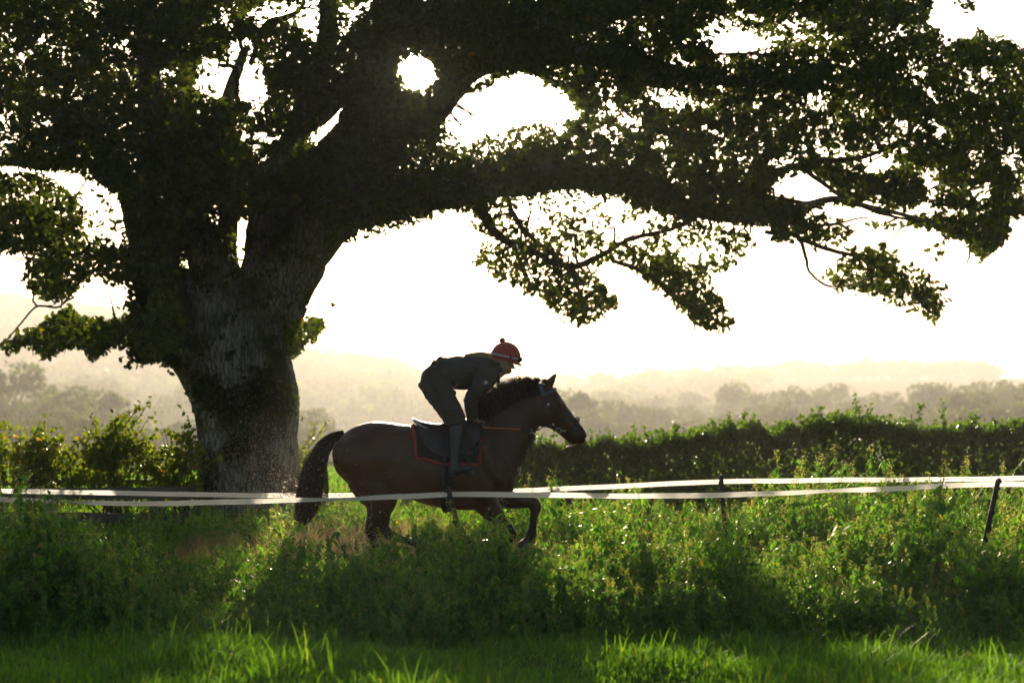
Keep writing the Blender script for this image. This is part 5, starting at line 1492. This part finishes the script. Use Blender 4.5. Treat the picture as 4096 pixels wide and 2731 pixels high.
for k in range(3): mb.box(hp(-1.25 + k * .03 - .02, .095, 1.035), (.0035, .003, .010), Matrix.Rotation(tl_, 3, 'Y'))
mb.build('band_buckle', M_black, hel, smooth=False)
mb = MB(); rings = []
for u, s in ((-.02, 1.03), (.03, 1.10), (.12, 1.13), (.22, 1.10), (.28, 1.03)):
    rings.append([hp(a, u, s - .05 * abs(a / .62) ** 3) for a in np.linspace(-.62, .62, 15)])
mb.ring_loft(rings, cap=False, closed=False); gg = mb.build('goggles', pmat('goggle_lens', (.03, .035, .025), .12), hel); md = gg.modifiers.new('t', 'SOLIDIFY'); md.thickness = .008; md.offset = -1
mb = MB(); pc = P(*c2(1426, 216), HY)
mb.ell(pc, (.0235, .0235, .0225)); pp = mb.build('pompom', M_cap, hel)
def pom_root(r):
    d = Vector(r.normal(size=3)).normalized(); return [pc + d * .018, pc + d * .022, pc + d * r.uniform(.0235, .0265)], .0011
strands('pompom_yarn', pom_root, 420, 3, M_cap, hel, .001)
mb = MB(); leg(mb, [(1395, 545, .006, .004, -.074), (1412, 600, .005, .003, -.072), (1440, 660, .005, .003, -.05), (1462, 686, .005, .004, -.02)], c2, 8, 3); mb.build('chin_strap', M_black, hel)
# hair
def rh_root(r):
    y0 = r.uniform(-.055, .045); t = r.uniform(.15, 1)
    L = [(1300, 440), (1220, 420), (1120, 408), (1000, 414), (900, 428), (832, 434)]
    k = max(3, int(2 + t * 4)); s = r.uniform(-1, 1); w = r.uniform(0, 6.28)
    return [P(*c2(u + r.normal() * 3, v + 8 + s * np.interp(i, [0, 2, 5], [32, 36, 14]) + 7 * sin(w + i * 1.7)), HY + y0 * (1 - i * .07)) for i, (u, v) in enumerate(L[:k])], r.uniform(.0008, .0018)
strands('hair', rh_root, 1500, 12, pmat('light_brown_hair', (.45, .30, .16), .45), person, .001)
def rh2_root(r):
    y0 = r.choice([-1, 1]) * r.uniform(.055, .075)
    u = r.uniform(1290, 1390)
    return [P(*c2(u, 520), HY + y0), P(*c2(u - 5 + r.normal() * 6, 570), HY + y0 * 1.06), P(*c2(u - 25 + r.normal() * 8, 640), HY + y0)], r.uniform(.001, .002)
strands('side_hair', rh2_root, 260, 13, pmat('brown_hair', (.10, .055, .03), .5), person, .001)
# eye
for sg in (-1, 1):
    mb = MB(); PE(mb, 1549, 572, 9, 5, .006, sg * .052); mb.build('eye', M_eye, person)
# whip
whip = empty('whip', P(*c2(1165, 1412), HY - .14)); tag(whip, 'riding whip with orange grip held in the rider glove', 'whip')
yw = -.135
mb = MB(); mb.tube([P(*c3(88, 800), HY + yw), P(*c3(105, 806), HY + yw), P(*c3(180, 818), HY + yw), P(*c3(400, 827), HY + yw), P(*c3(565, 838), HY + yw)], [.006, .0085, .0058, .0058, .0068], 10); mb.build('grip', pmat('orange_grip', (.62, .17, .04), .5), whip)
mb = MB(); mb.tube([P(*c3(560, 838), HY + yw), P(*c3(700, 848), HY + yw), P(*c3(830, 852), HY + yw)], [.003, .0025, .002], 6); mb.build('shaft', M_black, whip)
# sleeve and collar emblems: two joined H letters
M_white = pmat('white_print', (.75, .76, .78), .6)
JB = BVHTree.FromPolygons([tuple(v.co) for v in jk.data.vertices], [tuple(p.vertices) for p in jk.data.polygons])
CB = BVHTree.FromPolygons([tuple(v.co + col_.location) for v in col_.data.vertices], [tuple(p.vertices) for p in col_.data.polygons])
def HH(cu, cv, hgt, ang, bv, tiny=True):
    """white HH, baseline turned by ang, in c2 pixels"""
    ca, sa = cos(radians(ang)), sin(radians(ang)); mb = MB(); W = hgt * .42
    bars = []
    for x0 in (0, .52):
        bars += [(x0 - .34, 0, .075, .5), (x0 - .34 + .30, 0, .075, .5), (x0 - .19, 0, .15, .085)]
    bars = [(x * hgt, y * hgt, a * hgt, b * hgt) for x, y, a, b in bars]
    if tiny: bars += [((-.30 + .14 * k) * hgt, -.78 * hgt, .045 * hgt, .05 * hgt) for k in range(7)]
    for (x, y, a, b) in bars:
        vs = []
        for sx, sy in ((-1, -1), (1, -1), (1, 1), (-1, 1)):
            lx, ly = x + sx * a, y + sy * b
            u = cu + lx * ca + ly * sa; v = cv + lx * sa - ly * ca
            p = P(*c2(u, v), HY)
            h = bv.ray_cast(Vector((p.x, HY - 1, p.z)), Vector((0, 1, 0)))
            if h[0] is None: break
            vs.append(Vector((p.x, h[0].y - .004, p.z)))
        if len(vs) == 4: mb.add(vs, [(0, 1, 2, 3)])
    return mb
mb = HH(1204, 795, 44, 62, JB); mb.build('sleeve_emblem', M_white, person, smooth=False)
mb = HH(1336, 738, 38, 66, CB, False); mb.build('collar_emblem', M_white, person, smooth=False)
# ------------------------------------------------------------------ weeds and grass
rng = np.random.default_rng(99)
def weed_proto(seed, seedy=.5):
    """unit height plant; verts and faces split into leaf and seed parts"""
    r = np.random.default_rng(seed)
    LV = []; SV = []; ST = MB()
    lean = Vector((r.normal() * .10, r.normal() * .10, 0))
    def stem_pt(t): return Vector((lean.x * t * t, lean.y * t * t, t * .92))
    ST.tube([stem_pt(t) for t in (0, .3, .6, .85, 1)], [.007, .006, .005, .003, .0015], 3, cap=False)
    sides = []
    for b in range(r.integers(4, 8)):
        t0 = r.uniform(.15, .8); an = r.uniform(0, 2 * pi); L = r.uniform(.16, .36) * (1.15 - t0 * .6)
        p0 = stem_pt(t0); d = Vector((cos(an), sin(an), 1.1)).normalized()
        p1 = p0 + d * L * .7; p2 = p0 + d * L + Vector((cos(an) * .05, sin(an) * .05, -L * .12))
        ST.tube([p0, p1, p2], [.004, .003, .0012], 3, cap=False)
        sides.append((p0, p1, p2))
    def leaf(p, an, L, droop):
        c, s = cos(an), sin(an)
        d = Vector((c, s, -droop)).normalized(); w = Vector((-s, c, 0)); n = d.cross(w)
        wd = L * r.uniform(.20, .32)
        return [p, p + d * L * .35 + w * wd, p + d * L * .7 + w * wd * .6 - Vector((0, 0, .1 * L)), p + d * L - Vector((0, 0, .3 * L)), p + d * L * .7 - w * wd * .6 - Vector((0, 0, .1 * L)), p + d * L * .35 - w * wd]
    for k in range(r.integers(18, 28)):
        t = r.uniform(.05, .95); LV += leaf(stem_pt(t), r.uniform(0, 2 * pi), r.uniform(.06, .14) * (1.2 - .6 * t), r.uniform(.1, 1.0))
    for (p0, p1, p2) in sides:
        for k in range(r.integers(5, 9)):
            t = r.uniform(.2, 1); p = p0 * (1 - t) ** 2 + p1 * 2 * t * (1 - t) + p2 * t * t
            LV += leaf(p, r.uniform(0, 2 * pi), r.uniform(.04, .09), r.uniform(.1, 1.2))
    def sd(p, s):
        a = Vector(r.normal(size=3)).normalized() * s; b = a.orthogonal().normalized() * s
        return [p - a, p + b, p + a, p - b]
    ns = int(120 * seedy)
    for k in range(ns):
        t = r.uniform(.62, 1.02); SV += sd(stem_pt(min(t, 1)) + Vector((r.normal() * .016, r.normal() * .016, (t - 1) * .5 if t > 1 else r.normal() * .01)), r.uniform(.004, .009))
    for (p0, p1, p2) in sides:
        for k in range(int(26 * seedy)):
            t = r.uniform(.5, 1); p = p0 * (1 - t) ** 2 + p1 * 2 * t * (1 - t) + p2 * t * t
            SV += sd(p + Vector(r.normal(size=3)) * .011, r.uniform(.004, .008))
    return (np.array([tuple(q) for q in LV]), np.array([tuple(q) for q in SV]) if SV else np.zeros((0, 3)), np.array(ST.v), np.array([f for f in ST.f if len(f) == 4]))
WP = [weed_proto(i + 1, s) for i, s in enumerate([.2, .9, .4, 1.0, .1, .6, .8, .3, 1.0, .5, .15, .7])]
def plant_field(name, pts, heights, label, seed, cat='weeds'):
    r = np.random.default_rng(seed)
    L = []; S = []; T = []; TF = []; tn = 0; lv = []; sv = []
    for (x, y), h in zip(pts, heights):
        lf, sdv, st, sf = WP[r.integers(0, len(WP))]
        an = r.uniform(0, 2 * pi); c, s = cos(an), sin(an)
        R = np.array([[c, -s, 0], [s, c, 0], [0, 0, 1]]); sc = np.array([h * 1.0, h * 1.0, h])
        t0 = np.array([x, y, gz(x, y) - .02])
        ln = np.array([r.normal() * .12, r.normal() * .12])
        def tf(v):
            w = (v * sc) @ R.T
            w[:, 0] += ln[0] * w[:, 2]; w[:, 1] += ln[1] * w[:, 2]
            return w + t0
        L.append(tf(lf)); T.append(tf(st)); TF.append(sf + tn); tn += len(st)
        k = len(lf) // 6; base = r.uniform(.15, .75); lv.append(np.clip(base + r.normal(size=k) * .15, 0, 1))
        if len(sdv): S.append(tf(sdv)); sv.append(np.clip(base + r.normal(size=len(sdv) // 4) * .2, 0, 1))
    L = np.concatenate(L); S = np.concatenate(S); T = np.concatenate(T); TF = np.concatenate(TF)
    lv = np.concatenate(lv); sv = np.concatenate(sv)
    nl, ns = len(L), len(S)
    F6 = np.arange(nl).reshape(-1, 6); F4 = np.arange(ns).reshape(-1, 4) + nl; FT = TF + nl + ns
    o = mesh_np(name, np.concatenate([L, S, T]), [F6, F4, FT], [M_weed, M_seed], attr=np.concatenate([lv, sv, np.full(len(FT), .5)]))
    mi = np.concatenate([np.zeros(len(F6)), np.ones(len(F4)), np.zeros(len(FT))]).astype(np.int32)
    o.data.polygons.foreach_set('material_index', mi)
    return o
def field_pts(n, y0, y1, keep=None, x0=-.62, x1=.62):
    y = np.sqrt(rng.uniform(y0 ** 2, y1 ** 2, n)) if y1 > y0 else np.full(n, y0)
    x = rng.uniform(x0, x1, n) * y * .5
    m = np.ones(n, bool) if keep is None else keep(x, y)
    return x[m], y[m]
def pxof(x, y): return (x / y * FP + 2048) / K
# near bank of weeds, between the mown grass and the track
hprof = np.array([(-200, .66), (0, .65), (250, .66), (330, .62), (380, .40), (500, .38), (640, .50), (720, .56), (800, .60), (900, .54), (1000, .56), (1060, .60), (1150, .52), (1250, .54), (1400, .56), (1500, .50), (1560, .44), (1640, .50), (1700, .62), (1760, .46), (1830, .42), (1950, .58), (2100, .64), (2250, .60), (2352, .66), (2600, .66)])
x, y = field_pts(3000, 11.9, 14.4)
px = pxof(x, y)
edge = 12.05 + .25 * np.sin(x * 1.7) + .15 * np.sin(x * 4.1)
ok = y > edge; x, y, px = x[ok], y[ok], px[ok]
h = np.interp(px, hprof[:, 0], hprof[:, 1]) * rng.uniform(.55, 1.2, len(x)) * np.where(rng.uniform(size=len(x)) < .07, 1.3, 1) * (.9 + .22 * np.sin(x * 4.3 + y * 2.1) + .16 * np.sin(x * 9.7 - y * 5.3 + 1)) * np.clip(.72 + (y - edge[ok]) * .5, .6, 1)
xe = rng.uniform(-3.6, 3.6, 850); ye = 11.95 + .25 * np.sin(xe * 1.7) + .15 * np.sin(xe * 4.1) + np.where(rng.uniform(size=850) < .3, -rng.exponential(.3, 850), rng.uniform(-.1, .6, 850))
x = np.concatenate([x, xe]); y = np.concatenate([y, ye]); h = np.concatenate([h, rng.uniform(.12, .46, 850) * np.clip(1 + (ye - 12) * .5, .45, 1)])
wn = plant_field('weeds', list(zip(x, y)), h, '', 1)
link(wn); tag(wn, 'dense bank of green seeding weeds in front of the gallop track', 'weeds', kind='stuff')
# low growth on the near verge of the track
x, y = field_pts(700, 14.3, 15.3)
wl = plant_field('low_weeds', list(zip(x, y)), rng.uniform(.16, .36, len(x)), '', 2)
link(wl); tag(wl, 'low flattened weeds along the near edge of the sandy track', 'weeds', kind='stuff')
# far side weeds
hp2 = np.array([(-200, .35), (300, .34), (420, .36), (600, .5), (700, .5), (850, .50), (1000, .5), (1200, .56), (1280, .60), (1400, .58), (1500, .5), (1580, .42), (1640, .40), (1750, .60), (1850, .80), (1950, .72), (2050, .70), (2200, .72), (2352, .70), (2600, .7)])
x, y = field_pts(1500, 17.6, 20.3)
px = pxof(x, y)
h = np.interp(px, hp2[:, 0], hp2[:, 1]) * rng.uniform(.5, 1.12, len(x)) * np.where(rng.uniform(size=len(x)) < .08, 1.3, 1) * (.92 + .2 * np.sin(x * 3.9 + y * 1.7) + .14 * np.sin(x * 8.7 - y * 4.3 + 2))
wf = plant_field('sunlit_weeds', list(zip(x, y)), h, '', 3)
link(wf); tag(wf, 'backlit yellow-green weeds on the far side of the track', 'weeds', kind='stuff')
# single plants that stand out
def single(xt, yt, Y, label, pid, wide=1.0):
    top = PD(xt, yt, Y); g = gz(top.x, Y); h = top.z - g
    root = empty('tall_weed', (top.x, Y, g)); tag(root, label, 'weed', 'tall single weeds')
    ss = [(0, 0, 1.0), (.05, .03, .8), (-.06, .02, .72), (.09, -.03, .6), (-.1, -.02, .55)]
    o = plant_field('foliage', [(top.x + a * wide, Y + b) for a, b, c in ss], [h * c for a, b, c in ss], '', pid)
    link(o); adopt(o, root)
single(1805, 1048, 17.2, 'tallest seeding weed, rising well above both tapes on the right', 11, 1.3)
single(768, 1128, 13.3, 'tall drooping weed crossing the near tape in front of the horse tail', 12)
single(650, 1165, 13.2, 'leafy weed standing left of the horse tail tip', 13)
single(2010, 1075, 17.3, 'tall weed between the tallest one and the right post, just above the farther tape', 14)
single(2140, 1080, 17.3, 'tall weed a little left of the right edge post', 15)
single(1640, 1138, 13.5, 'feathery weed reaching the near tape in front of the farther black post', 16)
single(2250, 1078, 17.4, 'tall weed directly behind the right edge post', 17)

# grass blades
def blades(name, x, y, h, wd, label, seed, z0=None):
    r = np.random.default_rng(seed); n = len(x)
    an = r.uniform(0, 2 * pi, n); dx, dy = np.cos(an), np.sin(an)
    wx, wy = -np.sin(an + r.normal(size=n) * .5), np.cos(an)
    bend = r.uniform(.15, .9, n) * h
    z = terrain_z(x, y) - .01
    w = wd * r.uniform(.6, 1.3, n)
    V = np.empty((n, 7, 3))
    for k, (t, ww) in enumerate(((0, 1), (.45, .85), (.8, .5))):
        bx = x + dx * bend * t * t; by = y + dy * bend * t * t; bz = z + h * (t - .25 * t * t * bend / h)
        V[:, k, 0] = bx + wx * w * ww; V[:, k, 1] = by + wy * w * ww; V[:, k, 2] = bz
        V[:, 6 - k, 0] = bx - wx * w * ww; V[:, 6 - k, 1] = by - wy * w * ww; V[:, 6 - k, 2] = bz
    V[:, 3, 0] = x + dx * bend; V[:, 3, 1] = y + dy * bend; V[:, 3, 2] = z + h * (1 - .25 * bend / h)
    b = np.arange(n)[:, None] * 7
    f1 = b + np.array([0, 1, 5, 6]); f2 = b + np.array([1, 2, 4, 5]); f3 = b + np.array([2, 3, 4])
    var = r.beta(2, 2, n)
    o = mesh_np(name, V.reshape(-1, 3), [f1, f2, f3], M_grass, attr=np.concatenate([var, var, var]))
    link(o); tag(o, label, 'grass', kind='stuff')
x, y = field_pts(85000, 8.2, 12.7)
blades('grass', x, y, rng.uniform(.03, .10, len(x)) * np.where(rng.uniform(size=len(x)) < .04, 1.9, 1) * (1 + .35 * np.sin(x * 2.1 + y) + .35 * np.sin(x * 5.3 + 1) * np.sin(y * 4)), .0042, 'fine mown grass along the bottom of the picture', 1)
x, y = field_pts(26000, 12.2, 15.0)
blades('rough_grass', x, y, rng.uniform(.08, .26, len(x)), .004, 'rough grass growing among the weeds', 2)
x, y = field_pts(16000, 17.4, 24)
blades('verge_grass', x, y, rng.uniform(.08, .22, len(x)), .004, 'rough grass beyond the track', 3)
x, y = field_pts(26000, 25.5, 60)
blades('meadow_grass', x, y, rng.uniform(.08, .2, len(x)), .012, 'sunlit meadow grass behind the fence and hedge', 4)
x, y = field_pts(420, 10.9, 12.6)
blades('tall_grass', x, y, rng.uniform(.08, .19, len(x)), .003, 'taller grass stalks in front of the weed bank', 5)

x = rng.uniform(-3.0, .6, 7000); y = rng.uniform(17.0, 19.8, 7000)
M_grass0 = M_grass; M_grass = leaf_mat('dry_grass', (.16, .13, .06), (.34, .28, .15), .5, .5, (1.1, .95, .7), None, 2.0)
blades('dry_grass', x, y, rng.uniform(.12, .40, len(x)) * np.clip(1.15 - np.abs(x + 1.4) * .35, .2, 1), .0045, 'dry golden seeding grass beyond the track behind the horse hind legs', 6)
M_grass = M_grass0
# sand thrown up behind the hooves
n = 17000
t = rng.beta(1.3, 2.2, n)
px = 620 + 440 * rng.beta(1.4, 1.6, n); py = 1290 - (40 + 270 * rng.uniform(0, 1, n) ** 1.2) * (.35 + .65 * np.exp(-((px - 690) / 160) ** 2)) * rng.uniform(.1, 1, n)
m = rng.uniform(size=n) < .25
px[m] = rng.normal(640, 90, m.sum()); py[m] = rng.normal(1070, 60, m.sum())
m2 = rng.uniform(size=n) < .02
px[m2] = rng.uniform(150, 700, m2.sum()); py[m2] = rng.uniform(900, 1050, m2.sum())
YY = rng.normal(16.4, .45, n)
pos = np.stack([(px * K - 2048) / FP * YY, YY, EYE - (py * K - HORIZ) / FP * YY], 1)
TET = np.array([(1, 1, 1), (1, -1, -1), (-1, 1, -1), (-1, -1, 1)]) * .5
sz = np.clip(rng.lognormal(-5.6, .45, n), .0015, .012)
Rr = rand_rots(n, rng)
v = (np.einsum('nij,kj->nki', Rr, TET) * sz[:, None, None] + pos[:, None, :]).reshape(-1, 3)
b = np.arange(n)[:, None] * 4
M_sand = pmat('sand_grain', (.62, .46, .32), .7)
so = mesh_np('flying_sand', v, [b + np.array([0, 1, 2]), b + np.array([0, 2, 3]), b + np.array([0, 3, 1]), b + np.array([1, 3, 2])], M_sand)
link(so); tag(so, 'spray of sand thrown up behind the horse, glittering before the oak trunk', 'sand', kind='stuff')

# ------------------------------------------------------------------ morning haze
hz = MB(); hz.box((0, 570, 15), (560, 592, 34))
M_haze, n_, o_ = new_mat('haze_air')
pv = n_.nodes.new('ShaderNodeVolumePrincipled')
pv.inputs['Color'].default_value = (.76, .73, .71, 1)
pv.inputs['Density'].default_value = HAZE_D = 0.00075
pv.inputs['Anisotropy'].default_value = 0.45
n_.links.new(pv.outputs[0], o_.inputs['Volume'])
ho = hz.build('haze', M_haze, smooth=False)
tag(ho, 'warm morning mist filling the valley', 'haze', kind='stuff')
